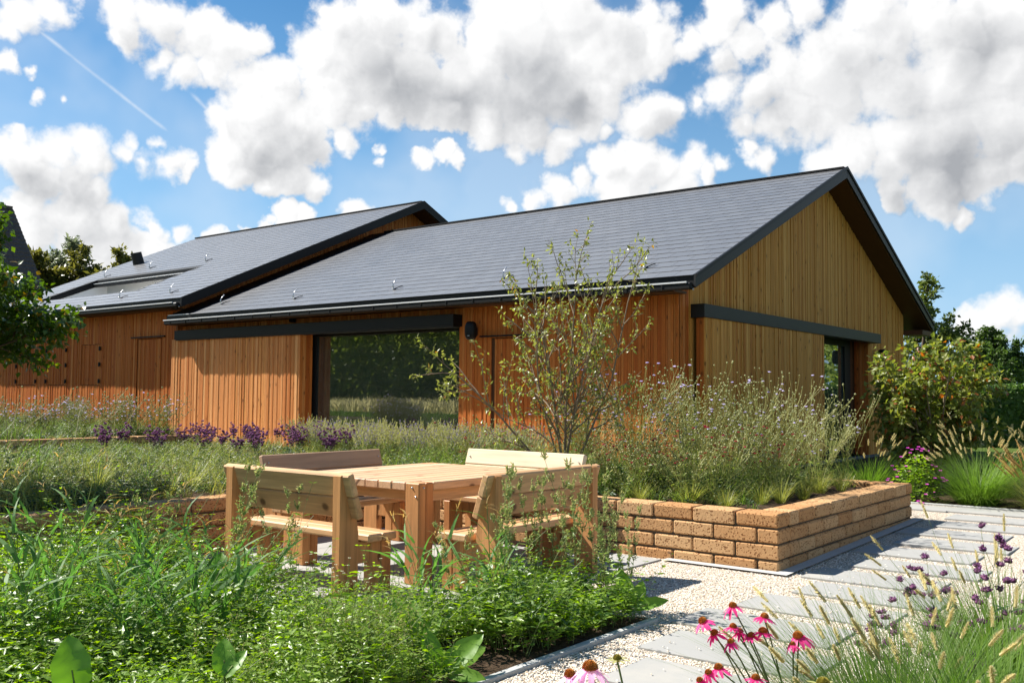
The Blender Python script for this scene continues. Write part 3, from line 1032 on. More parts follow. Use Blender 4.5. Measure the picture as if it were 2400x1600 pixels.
# soil of the weedy foreground bed and of the grass bed right of the path
mb = MB()
nx, ny = 60, 60
xs, ys = np.linspace(-.5, 5.35, nx), np.linspace(3.08, 7.42, ny)
hz = (fbm(ny, nx, 16, 4, 33) - .5) * .08 + .02
XX, YY = np.repeat(xs[None], ny, 0), np.repeat(ys[:, None], nx, 1)
hz = np.where((XX > 4.0) & (YY > 4.02), -.03, hz)
hz = np.where(YY < 3.2, .015, hz)
mb.add(np.stack([XX, YY, hz], -1).reshape(-1, 3), [(j * nx + i, j * nx + i + 1, (j + 1) * nx + i + 1, (j + 1) * nx + i) for j in range(ny - 1) for i in range(nx - 1)])
tag(mb.build('soil', M['soil'], None, True), kind='structure')
mb = MB()
mb.quad((2.2, -2, .012), (8.4, -2, .012), (8.4, 1.0, .012), (2.2, 1.25, .012))
tag(mb.build('soil', M['soil']), kind='structure')

# ------------------------------------------------------------------ timber hall and its left wing
def boards(mb, axis, face, out, a, b, z0, ztop, holes=(), mat=0, seed=1, matf=None, back=True, wide=1.0):
    """vertical boards of uneven width on a wall plane; out = signed direction of the outside"""
    r = np.random.default_rng(seed)
    p = a
    while p < b - .004:
        w = min(float(r.choice([.024, .034, .05, .062, .075])) * wide, b - p)
        th = float(r.choice([.020, .024, .030]))
        q = p + w - .0045
        m = (p + q) / 2
        segs = [(z0, ztop(m))]
        for h in holes:
            if h[0] < m < h[1]:
                new = []
                for s in segs:
                    if h[2] > s[0] + .01:
                        new.append((s[0], min(s[1], h[2])))
                    if h[3] < s[1] - .01:
                        new.append((max(s[0], h[3]), s[1]))
                segs = new
        for s in segs:
            if s[1] - s[0] < .02:
                continue
            lo, hi = [0, 0, s[0]], [0, 0, s[1]]
            lo[axis], hi[axis] = p, q
            lo[1 - axis], hi[1 - axis] = sorted((face - out * .02, face + out * (th - .02)))
            mb.box(lo, hi, mat if matf is None else matf(m))
        p += w


def backing(mb, axis, x0, x1, a, b, z0, zt, holes, mat):
    """dark battens layer behind the boards, cut round the openings (rectangular, top zt constant)"""
    cuts = sorted({a, b} | {h[0] for h in holes} | {h[1] for h in holes})
    for p, q in zip(cuts[:-1], cuts[1:]):
        m = (p + q) / 2
        segs = [(z0, zt)]
        for h in holes:
            if h[0] < m < h[1]:
                segs = [s for s0 in segs for s in ((s0[0], min(s0[1], h[2])), (max(s0[0], h[3]), s0[1])) if s[1] - s[0] > .01]
        for s in segs:
            lo, hi = [0, 0, s[0]], [0, 0, s[1]]
            lo[axis], hi[axis] = p, q
            lo[1 - axis], hi[1 - axis] = x0, x1
            mb.box(lo, hi, mat)


def slates(mb, xe, ze, T, x1, y0, y1, mat, skip=None, step=.268, sy=.3335, seed=5):
    r = np.random.default_rng(seed)
    k, x = 0, xe
    V, F = [], []
    while x < x1 - .03:
        xb = min(x + step, x1)
        y = y0 - (sy / 2 if k % 2 else 0)
        while y < y1 - .01:
            ya, yb = max(y, y0), min(y + sy - .005, y1)
            if yb - ya > .02 and not (skip and skip(x + .01, xb - .01, ya, yb)):
                z0, zb = ze + T * (x - xe), ze + T * (xb - xe)
                e = float(r.uniform(.0085, .0105))
                i = len(V)
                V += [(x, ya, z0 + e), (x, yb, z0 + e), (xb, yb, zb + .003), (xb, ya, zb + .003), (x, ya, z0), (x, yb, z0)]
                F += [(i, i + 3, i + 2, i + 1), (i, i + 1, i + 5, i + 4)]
            y += sy
        x = xb
        k += 1
    mb.add(V, F, np.tile([mat, 0], len(F) // 2))  # slate fronts in black: course-line shadow and weathering put into the colour


def hook(par, x, y, z):
    mb = MB()
    pts = np.array([[(0, 0, .0), (-.015, 0, .06), (-.015, -.005, .12), (.02, -.01, .18), (.075, -.015, .235)]]) * .95
    mb.tubes(pts, .014, .010, 0, 5)
    mb.tubes(np.array([[(0, 0, .015), (.03, -.05, .03), (.08, -.07, .055), (.17, -.09, .085)]]), .010, .007, 1, 4)
    mb.xbox((.10, .05, .012), (.03, 0, .02), None, 0, .003)
    o = mb.build('snow_hook', [M['zinc'], M['black']], par, True)
    o.location = (x, y, z)
    return o


AT, BT = .4355, .443
AR = lambda x: 3.205 + AT * (x - 12.65) if x < 19.22 else 6.066 - AT * (x - 19.22)
BR = lambda x: 3.616 + BT * (x - 12.65) if x < 20.754 else 7.204 - BT * (x - 20.754)

hall = thing('timber_hall', 'long orange timber hall with dark slate gable roof and big window', 'building', (13.05, 7, 0))


def hpart(mb, name, mats, par=hall, smooth=False):
    o = mb.build(name, mats, par, smooth)
    if par is not None:
        o.matrix_parent_inverse = Matrix.Translation(-par.location) if par.parent is None else Matrix()
    return o


WIN = (11.475, 20.0, .05, 2.72)
DOOR = (9.62, 10.72, .15, 2.42)
mb = MB()
hol = [WIN, DOOR]
boards(mb, 1, 13.05, -1, 7.0, 20.36, .14, lambda m: 3.02, hol, 0, 2)
backing(mb, 1, 13.066, 13.25, 7.05, 20.36, .1, 3.0, hol, 1)
hpart(mb, 'wall', [M['facade'], M['backing']])
mb = MB()
GW = (18.3, 21.98, .05, 2.72)
gtop = lambda m: AR(m) - .215
boards(mb, 0, 7.0, -1, 13.03, 24.68, .14, gtop, [GW], 0, 3, lambda m: 2 if m < 13.36 else 0)
backing(mb, 0, 7.016, 7.2, 13.1, 24.66, .1, 2.95, [GW], 1)
mb.prism([(13.1, 2.95), (24.66, 2.95), (24.66, gtop(24.66)), (19.22, gtop(19.22)), (13.1, gtop(13.1))], 1, 7.016, 7.2, 1)
mb.box((24.48, 7.2, .1), (24.66, 20.3, 3.2), 1)
hpart(mb, 'gable_wall', [M['gable'], M['backing'], M['facade']])

# roof
mb = MB()
mb.prism([(12.65, 3.205), (12.65, 3.03), (19.22, 5.89), (25.55, 3.133), (25.55, 3.31), (19.22, 6.066)], 1, 6.53, 20.355, 0)
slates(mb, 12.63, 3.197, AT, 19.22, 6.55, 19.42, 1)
mb.box((19.1, 6.53, 6.045), (19.34, 19.75, 6.082), 0)
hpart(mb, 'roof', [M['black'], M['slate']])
mb = MB()
mb.prism([(12.62, 3.212), (12.62, 3.02), (19.22, 5.865), (25.6, 3.10), (25.6, 3.305), (19.22, 6.09)], 1, 6.50, 6.53, 0)
mb.prism([(12.62, 3.218), (12.62, 3.165), (19.22, 6.040), (25.6, 3.25), (25.6, 3.31), (19.22, 6.098)], 1, 6.478, 6.50, 1)
hpart(mb, 'verge_board', [M['anthracite'], M['black']])
mb = MB()
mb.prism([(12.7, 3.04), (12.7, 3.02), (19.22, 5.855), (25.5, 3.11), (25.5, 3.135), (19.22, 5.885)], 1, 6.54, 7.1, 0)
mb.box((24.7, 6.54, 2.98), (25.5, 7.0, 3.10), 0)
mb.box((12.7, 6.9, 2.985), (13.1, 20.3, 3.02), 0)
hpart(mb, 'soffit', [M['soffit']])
mb = MB()
mb.box((12.53, 6.54, 2.985), (12.645, 20.3, 3.085), 0, .02)
mb.box((12.518, 6.6, 3.080), (12.545, 20.3, 3.102), 2)
mb.box((12.64, 19.45, 3.205), (12.67, 20.3, 3.222), 2)
for y in np.arange(7.0, 20.2, .62):
    mb.box((12.52, y, 2.99), (12.532, y + .02, 3.07), 0)
mb.balls([(12.60, 6.53, 2.985)], .016, 1)
hpart(mb, 'gutter', [M['black'], M['zinc'], M['rim']])
for x, y, z in ((13.216, 19.03, 3.452), (13.131, 16.30, 3.415), (13.195, 13.346, 3.443), (13.275, 10.644, 3.477), (13.183, 7.678, 3.437)):
    o = hook(hall, x, y, AR(x) + .012)
    o.matrix_parent_inverse = Matrix.Translation(-hall.location)

# sliding door track boxes and panels
mb = MB()
mb.box((12.78, 11.40, 2.645), (13.03, 20.23, 2.86), 0, .004)
mb.box((12.80, 11.42, 2.625), (13.0, 20.2, 2.645), 1)
hpart(mb, 'track_box', [M['black'], M['anthracite']])
mb = MB()
mb.box((13.40, 6.75, 2.645), (22.1, 7.0 + .012, 2.855), 0, .004)
hpart(mb, 'track_box', [M['anthracite']])
mb = MB()
boards(mb, 1, 12.86, -1, 15.73, 20.44, .265, lambda m: 2.66, (), 0, 12)
mb.box((12.876, 15.752, .27), (12.95, 20.42, 2.64), 1)
mb.box((12.88, 15.752, .265), (13.21, 15.765, 2.64), 1)
boards(mb, 0, 15.735, -1, 12.87, 13.20, .265, lambda m: 2.64, (), 2, 13)
hpart(mb, 'sliding_panel', [M['panel'], M['backing'], M['facade']])
mb = MB()
boards(mb, 0, 6.78, -1, 13.47, 18.60, .265, lambda m: 2.66, (), 0, 14)
mb.box((13.492, 6.796, .27), (18.59, 6.92, 2.64), 1)
boards(mb, 1, 13.475, -1, 6.80, 6.93, .265, lambda m: 2.64, (), 2, 15)
hpart(mb, 'sliding_panel', [M['gable'], M['backing'], M['facade']])
mb = MB()
mb.box((12.90, 7.0, .02), (13.2, 20.4, .14), 0)
mb.box((12.85, 15.7, .10), (12.98, 20.42, .245), 0, .003)
mb.box((12.84, 15.7, .245), (12.98, 20.42, .26), 1)
mb.box((13.2, 6.92, .02), (24.6, 7.04, .14), 0)
hpart(mb, 'plinth', [M['plinth'], M['black']])

# windows
mb = MB()
mb.box((13.24, 15.66, .15), (13.34, 15.80, 2.70), 0)
mb.box((13.24, 11.30, 2.60), (13.34, 15.66, 2.72), 0)
mb.box((13.24, 11.30, .15), (13.34, 15.66, .24), 0)
mb.box((13.24, 11.30, .24), (13.34, 11.46, 2.60), 0)
wf = hpart(mb, 'window', [M['black']])
mb = MB()
mb.box((13.28, 11.46, .24), (13.292, 15.66, 2.60), 0)
hpart(mb, 'pane', [M['glass']], wf)
mb = MB()
mb.box((18.3, 7.30, 2.56), (21.66, 7.40, 2.72), 0)
mb.box((21.30, 7.30, .15), (21.66, 7.40, 2.56), 0)
mb.box((18.3, 7.30, .15), (21.30, 7.40, .24), 0)
wg = hpart(mb, 'window', [M['black']])
mb = MB()
mb.box((18.3, 7.34, .24), (21.30, 7.352, 2.56), 0)
hpart(mb, 'pane', [M['glass']], wg)
mb = MB()
boards(mb, 1, 21.975, -1, 7.0, 7.32, .14, lambda m: 2.70, (), 0, 17)
mb.box((21.985, 7.02, .14), (22.05, 7.4, 2.72), 1)
mb.box((21.66, 7.36, .14), (22.0, 7.42, 2.72), 1)
hpart(mb, 'window_reveal', [M['facade'], M['backing']])
# interior
mb = MB()
mb.box((13.3, 7.45, .10), (21.9, 19.9, .14), 0)
mb.box((14.6, 16.6, .14), (14.9, 19.8, 2.95), 1)
mb.box((18.2, 7.6, .14), (18.3, 19.9, 2.95), 1)
mb.box((13.3, 19.8, .14), (18.3, 19.9, 2.95), 1)
mb.box((13.35, 7.5, 2.95), (24.4, 19.9, 3.0), 1)
mb.box((22.1, 7.5, .14), (22.2, 19.9, 2.95), 1)
mb.box((18.3, 12.0, .14), (22.1, 12.1, 2.95), 1)
hpart(mb, 'interior', [M['floor'], M['room']])
mb = MB()
pts = [(13.62 + .05 * math.sin(i * 1.9), 14.75 + i * .045) for i in range(24)]
for (xa, ya), (xb, yb) in zip(pts[:-1], pts[1:]):
    mb.quad((xa, ya, .16), (xb, yb, .16), (xb, yb, 2.8), (xa, ya, 2.8))
hpart(mb, 'curtain', [M['curtain']], hall, True)
mb = MB()
pts = [(20.55 + i * .045, 7.75 + .05 * math.sin(i * 1.9)) for i in range(16)]
for (xa, ya), (xb, yb) in zip(pts[:-1], pts[1:]):
    mb.quad((xa, ya, .16), (xb, yb, .16), (xb, yb, 2.8), (xa, ya, 2.8))
hpart(mb, 'curtain', [M['curtain']], hall, True)
# door hidden in the cladding
mb = MB()
boards(mb, 1, 13.075, -1, 9.66, 10.66, .16, lambda m: 2.40, (), 0, 21)
mb.box((13.09, 9.6, .14), (13.16, 10.74, 2.44), 1)
dr = hpart(mb, 'door', [M['facade'], M['backing']])
mb = MB()
mb.box((12.985, 9.5, 2.435), (13.03, 10.95, 2.462), 0)
hpart(mb, 'door_drip_rail', [M['black']], dr)


def speaker(name, label, loc, ang):
    t = thing(name, label, 'loudspeaker', loc, ang, 'black loudspeakers mounted on the timber walls')
    mb = MB()
    nu, nv = 28, 18
    V = []
    sg = lambda v, e: math.copysign(abs(v) ** e, v)
    for j in range(nv + 1):
        ph = -PI / 2 + PI * j / nv
        for i in range(nu):
            th = 2 * PI * i / nu
            V.append((.095 * sg(math.cos(ph), .55) * sg(math.cos(th), .7) - .13, .105 * sg(math.cos(ph), .55) * sg(math.sin(th), .7), .165 * sg(math.sin(ph), .75)))
    F = [(j * nu + i, j * nu + (i + 1) % nu, (j + 1) * nu + (i + 1) % nu, (j + 1) * nu + i) for j in range(nv) for i in range(nu)]
    mb.add(V, F)
    mb.build('cabinet', [M['black']], t, True)
    mb = MB()
    mb.box((-.045, -.03, -.06), (.045, .03, .05), 0, .006)
    mb.box((.03, -.05, -.08), (.05, .05, .07), 0, .004)
    mb.build('wall_bracket', [M['black']], t)
    mb = MB()
    mb.box((-.229, -.018, -.10), (-.222, .018, -.092), 0)
    mb.build('badge', [M['zinc']], t)
    return t


speaker('wall_loudspeaker', 'black rounded loudspeaker at the right end of the big window', (12.99, 11.08, 2.55), .25)
speaker('wall_loudspeaker', 'black rounded loudspeaker on the gable wall right of the glass door', (22.42, 6.93, 2.36), R(68))
mb = MB()
mb.box((12.93, 16.07, 2.91), (13.02, 16.17, 3.0), 0, .01)
mb.tubes(np.array([[(12.90, 16.12, 2.945), (12.935, 16.12, 2.95)]]), .028, .028, 0, 10)
tag(mb.build('security_camera', [M['black']]), 'small black box fixed under the eave above the track box', 'camera')

# ------------------------------------------------------------------ left wing
wing = thing('timber_wing', 'taller timber wing with white dormer recess behind the left tree', 'building', (13.05, 20.4, 0))


def wpart(mb, name, mats, par=wing, smooth=False):
    return hpart(mb, name, mats, par, smooth)


DB = (21.2, 22.32, .3, 2.74)
SH = [(24.05, 25.05), (25.83, 26.94), (27.55, 28.75)]
hol = [DB] + [(a, b, 1.57, 2.66) for a, b in SH]
mb = MB()
boards(mb, 1, 13.05, -1, 20.36, 32.2, .3, lambda m: 3.40, hol, 0, 31)
backing(mb, 1, 13.066, 13.25, 20.36, 32.2, .1, 3.42, hol, 1)
wpart(mb, 'wall', [M['facade'], M['backing']])
mb = MB()
boards(mb, 0, 20.36, -1, 12.95, 28.4, 2.9, lambda m: BR(m) - .2, (), 0, 32)
mb.prism([(13.0, 2.9), (28.4, 2.9), (28.4, BR(28.4) - .2), (20.754, BR(20.754) - .2), (13.0, BR(13.0) - .2)], 1, 20.376, 20.5, 1)
mb.box((28.2, 20.5, 0), (28.4, 31, 3.6), 1)
wpart(mb, 'gable_wall', [M['facade'], M['backing']])
HX0, HX1, HY0, HY1 = 13.76, 15.62, 23.72, 29.13
mb = MB()


def slab(x0, x1, y0, y1):
    mb.prism([(x0, BR(x0)), (x0, BR(x0) - .17), (x1, BR(x1) - .17), (x1, BR(x1))], 1, y0, y1, 0)


slab(12.65, HX0, 19.76, 31.5)
slab(HX0, HX1, 19.76, HY0)
slab(HX0, HX1, HY1, 31.5)
slab(HX1, 20.754, 19.76, 31.5)
mb.prism([(20.754, 7.204), (20.754, 7.03), (28.8, 3.47), (28.8, 3.64)], 1, 19.76, 31.5, 0)
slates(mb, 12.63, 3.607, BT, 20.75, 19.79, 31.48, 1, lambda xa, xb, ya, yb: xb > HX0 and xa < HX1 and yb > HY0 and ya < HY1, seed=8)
mb.box((20.64, 19.76, 7.18), (20.87, 31.5, 7.222), 0)
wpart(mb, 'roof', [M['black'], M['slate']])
mb = MB()
mb.prism([(12.62, 3.622), (12.62, 3.40), (20.754, 6.99), (28.85, 3.42), (28.85, 3.63), (20.754, 7.232)], 1, 19.72, 19.76, 0)
mb.prism([(HX0 - .1, BR(HX0 - .1) + .02), (HX0 - .1, BR(HX0 - .1) - .15), (HX1, BR(HX1) - .19), (HX1, BR(HX1) + .02)], 1, HY1 - .03, HY1, 0)
mb.box((HX1 - .03, HY0, BR(HX1) - .17), (HX1, HY1, BR(HX1) + .004), 0)
wpart(mb, 'verge_board', [M['black']])
mb = MB()
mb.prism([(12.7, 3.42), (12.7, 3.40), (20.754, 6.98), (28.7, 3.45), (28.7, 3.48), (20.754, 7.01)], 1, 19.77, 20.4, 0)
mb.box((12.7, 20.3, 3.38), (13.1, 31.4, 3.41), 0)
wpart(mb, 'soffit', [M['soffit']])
mb = MB()
mb.box((12.53, 19.8, 3.395), (12.645, 31.5, 3.495), 0, .02)
mb.box((12.518, 19.95, 3.490), (12.545, 31.5, 3.512), 2)
mb.balls([(12.60, 19.78, 3.40)], .016, 1)
mb.box((HX1 - .14, HY0 + .1, BR(HX1) - .23), (HX1 - .03, HY1, BR(HX1) - .13), 0, .02)
mb.box((HX1 - .150, HY0 + .2, BR(HX1) - .138), (HX1 - .125, HY1, BR(HX1) - .118), 2)
wpart(mb, 'gutter', [M['black'], M['zinc'], M['rim']])
mb = MB()
mb.box((15.95, HY0, 3.3), (16.05, HY1 + .05, 4.93), 0)
mb.box((13.9, HY1, 3.3), (15.95, HY1 + .1, 4.2), 0)
mb.prism([(13.7, BR(13.7) - .15), (16.0, BR(16.0) - .15), (16.0, 3.4), (13.7, 3.4)][::-1], 1, HY1 + .005, HY1 + .1, 0)
mb.box((13.7, HY0 - .1, 3.3), (15.95, HY0, 3.9), 0)
mb.box((13.3, HY0, 3.3), (16, HY1, 3.35), 0)
wpart(mb, 'dormer_recess', [M['white']])
for x, y in ((13.106, 23.28), (13.096, 20.95), (15.98, 29.37), (16.36, 27.36), (16.32, 24.31)):
    o = hook(wing, x, y, BR(x) + .012)
    o.matrix_parent_inverse = Matrix.Translation(-wing.location)
mb = MB()
mb.tubes(np.array([[(17.44, 29.8, BR(17.44) - .1), (17.30, 29.8, BR(17.44) + .36)]]), .19, .17, 0, 20)
mb.add([(17.30 + .17 * math.cos(a), 29.8 + .17 * math.sin(a), BR(17.44) + .36 + .05 * math.cos(a)) for a in np.linspace(0, 2 * PI, 20, False)], [list(range(20))], 0)
wpart(mb, 'roof_vent', [M['anthracite']])
mb = MB()
boards(mb, 1, 13.07, -1, 21.24, 22.28, .3, lambda m: 2.72, (), 0, 41)
mb.box((13.085, 21.18, .3), (13.16, 22.34, 2.76), 1)
db = wpart(mb, 'door', [M['facade'], M['backing']])
mb = MB()
mb.box((12.985, 21.0, 2.755), (13.03, 22.5, 2.785), 0)
wpart(mb, 'door_drip_rail', [M['black']], db)
for i, (a, b) in enumerate(SH):
    mb = MB()
    m = (a + b) / 2
    for p, q in (((a + .02, m - .006), (m + .006, b - .02)) if i else ((a + .02, b - .02),)):
        boards(mb, 1, 13.062, -1, p, q, 1.585, lambda m: 2.645, (), 0, 50 + i)
    mb.box((13.075, a, 1.57), (13.16, b, 2.66), 1)
    s = wpart(mb, 'shutter', [M['facade'], M['backing']])
    for y in ((a, b) if i else (a,)):
        for z in (1.68, 2.12, 2.54):
            mb = MB()
            mb.box((13.0, y - .035, z - .05), (13.03, y + .035, z + .05), 0, .004)
            mb.tubes(np.array([[(13.005, y, z - .06), (13.005, y, z + .06)]]), .014, .014, 0, 8)
            wpart(mb, 'hinge', [M['black']], s)

# ------------------------------------------------------------------ table and benches
TX, TY = 5.97, 5.62
tb = thing('timber_table', 'square chunky larch table standing between four benches on the terrace', 'table', (TX, TY, 0))
mb = MB()
hx, hy = .83, .72
for i in range(10):
    y0 = -hy + i * .144
    x0, x1 = (-hx + .0, hx)
    if i == 0 or i == 9:
        x0, x1 = -hx + .165, hx - .165
    mb.box((x0 + uni(-.003, .003), y0 + .003, .700), (x1 + uni(-.003, .003), y0 + .141, .760), 0, .006)
mb.build('tabletop', M['timber_x'], tb)
for sx in (-1, 1):
    for sy in (-1, 1):
        mb = MB()
        xa, xb = sorted((sx * hx, sx * (hx - .16)))
        ya, yb = sorted((sy * hy, sy * (hy - .145)))
        xm = sx * (hx - .078)
        for a, b in ((sx * hx, xm), (xm - sx * .003, sx * (hx - .16))):
            mb.box((min(a, b), ya, .012), (max(a, b), yb, .7605), 0, .008)
        lg = mb.build('leg', M['timber_z'], tb)
        for p in ((sx * (hx + .001), sy * (hy - .07), .725), (sx * (hx + .001), sy * (hy - .03), .66), (sx * (hx - .05), sy * (hy + .001), .725)):
            mb = MB()
            mb.balls([p], .009, 0)
            mb.build('bolt', M['zinc'], lg, True)
for s in (-1, 1):
    mb = MB()
    mb.box((s * (hx - .22) - .03, -hy + .15, .60), (s * (hx - .22) + .03, hy - .15, .698), 0, .006)
    mb.build('apron', M['timber_y'], tb)
    mb = MB()
    mb.box((-hx + .25, s * (hy - .16) - .03, .60), (hx - .25, s * (hy - .16) + .03, .698), 0, .006)
    mb.build('apron', M['timber_x'], tb)


def bench(label, loc, rz, back_mat, seat_mat, L=1.43):
    """built with its length along local y, its back at negative x, facing positive x"""
    t = thing('timber_bench', label, 'bench', loc, rz, 'heavy larch benches around the table')
    h = L / 2
    mb = MB()
    for i in range(2):
        mb.box((-.04 + i * .139, -h, .385), (.095 + i * .141, h, .438), 0, .010)
    mb.build('seat', seat_mat, t)
    a = R(18.3)
    rot = np.array([[math.cos(a), 0, -math.sin(a)], [0, 1, 0], [math.sin(a), 0, math.cos(a)]])
    mb = MB()
    for i in range(2):
        d = .079 + i * .163
        c0 = np.array([-.2125, 0, .8625])
        mb.xbox((.056, L - .004 * i, .160), c0 + d * np.array([math.sin(a), 0, -math.cos(a)]), rot, 0, .009)
    mb.build('backrest', back_mat, t)
    for s in (-1, 1):
        y = s * (h - .105)
        mb = MB()
        # upright post, its front cut to the lean of the back
        mb.prism([(-.25, .012), (-.075, .012), (-.075, .44), (-.092, .54), (-.193, .846), (-.236, .857), (-.25, .850)], 1, y - .036, y + .036, 0)
        mb.build('rear_post', M['timber_z'], t)
        mb = MB()
        mb.box((.045, y - .04, .012), (.14, y + .04, .384), 0, .008)
        mb.box((.143, y - .04, .012), (.245, y + .04, .384), 0, .008)
        mb.build('leg', M['timber_z'], t)
        mb = MB()
        mb.box((-.075, y - .03, .235), (.045, y + .03, .384), 0, .006)
        mb.build('side_rail', M['timber_z'], t)
        for z in (.80, .62):
            mb = MB()
            mb.balls([(-.187 + (.865 - z) * math.tan(a) + .012, s * (h - .05), z)], .008, 0)
            mb.build('bolt', M['zinc'], t, True)
    return t


bench('heavy larch bench with its back to the weeds, left of the table', (4.69, 5.62, 0), 0, M['timber_y'], M['timber_y'])
bench('heavy larch bench nearest the path, its back seen through tall weeds', (5.82, 4.45, 0), R(90), M['timber_y'], M['timber_y'])
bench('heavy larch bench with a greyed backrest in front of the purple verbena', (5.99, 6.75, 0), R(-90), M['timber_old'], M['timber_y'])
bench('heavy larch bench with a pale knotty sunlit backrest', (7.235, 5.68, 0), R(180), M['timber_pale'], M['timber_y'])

# ------------------------------------------------------------------ plants: builders
Z = np.array([0, 0, 1.])


def upright(n, lean=.25):
    h = hdir(n)
    return nrm(Z + h * uni(0, lean, n)[:, None]), h


def tuft(mb, c, n, L, W, spread, lean, bend, mat=0, seg=4):
    """a grass tuft of n blades at c"""
    r = np.sqrt(uni(0, 1, n)) * spread
    h = hdir(n)
    P = np.array(c) + h * r[:, None]
    h2 = nrm(h + .5 * hdir(n))
    D = nrm(Z + h2 * (uni(.2, 1, n) * lean)[:, None])
    return mb.blades(P, D, h2, L * uni(.55, 1.1, n), W, bend * uni(.4, 1.3, n), mat, seg), D, h2


def leafy_stems(mb, P, H, lean, nodes, leafL, leafW, mat_stem, mat_leaf, bend=.15, r=.0025, pair=True, lo=.1, top=.4, up=.35, droop=.18):
    """upright stems with opposite leaf pairs; returns stem points"""
    n = len(P)
    D, h = upright(n, lean)
    H = np.broadcast_to(H, (n,)).astype(float)
    pts = curve_pts(P, D, h, H, bend * uni(.3, 1.2, n), 7)
    mb.tubes(pts, r, r * .4, mat_stem)
    t = np.linspace(lo, .99, nodes)
    k = t * 6
    i0 = np.minimum(k.astype(int), 5)
    f = (k - i0)[None, :, None]
    Q = pts[:, i0] * (1 - f) + pts[:, i0 + 1] * f
    T = nrm(pts[:, i0 + 1] - pts[:, i0])
    size = np.clip(np.sin(np.linspace(.5, PI * .93, nodes)), top, 1)[None] * uni(.7, 1.2, (n, nodes))
    a0 = uni(0, 2 * PI, (n, 1)) + np.arange(nodes)[None] * (PI / 2 if pair else 2.4) + uni(-.4, .4, (n, nodes))
    for s in ((0, PI) if pair else (0,)):
        a = a0 + s
        O = np.stack([np.cos(a), np.sin(a), np.zeros_like(a)], -1)
        Dl = nrm(O + T * (up + uni(-.25, .45, (n, nodes))[..., None]))
        mb.leaves(Q.reshape(-1, 3), Dl.reshape(-1, 3), nrm(T + .3 * rdir(n * nodes).reshape(n, nodes, 3)).reshape(-1, 3), (leafL * size).ravel(), (leafW * size).ravel(), mat_leaf, droop)
    return pts


def jit(a, b, c, d, n):
    return np.stack([uni(a, b, n), uni(c, d, n)], -1)


def with_z(xy, z=0.):
    return np.concatenate([xy, np.broadcast_to(z, (len(xy),))[:, None] * np.ones((len(xy), 1))], 1)


# ---------- the weedy foreground bed: one green mass
def in_weeds(x, y):
    """1 where weeds cover the ground of the foreground bed"""
    ok = (y > 3.06) & (x > .7) & (y < 7.36)
    ok &= ~((x > 4.02) & (y > 4.0)) & (x < 5.45)
    # bare gap by the kerb where the soil shows
    ok &= ~(((x - 3.75) ** 2 / .12 + (y - 3.25) ** 2 / .03) < 1)
    # only what the picture's side of the bed shows
    ok &= (y < 2.35 * x + 1.6) & (y < 7.4)
    return ok


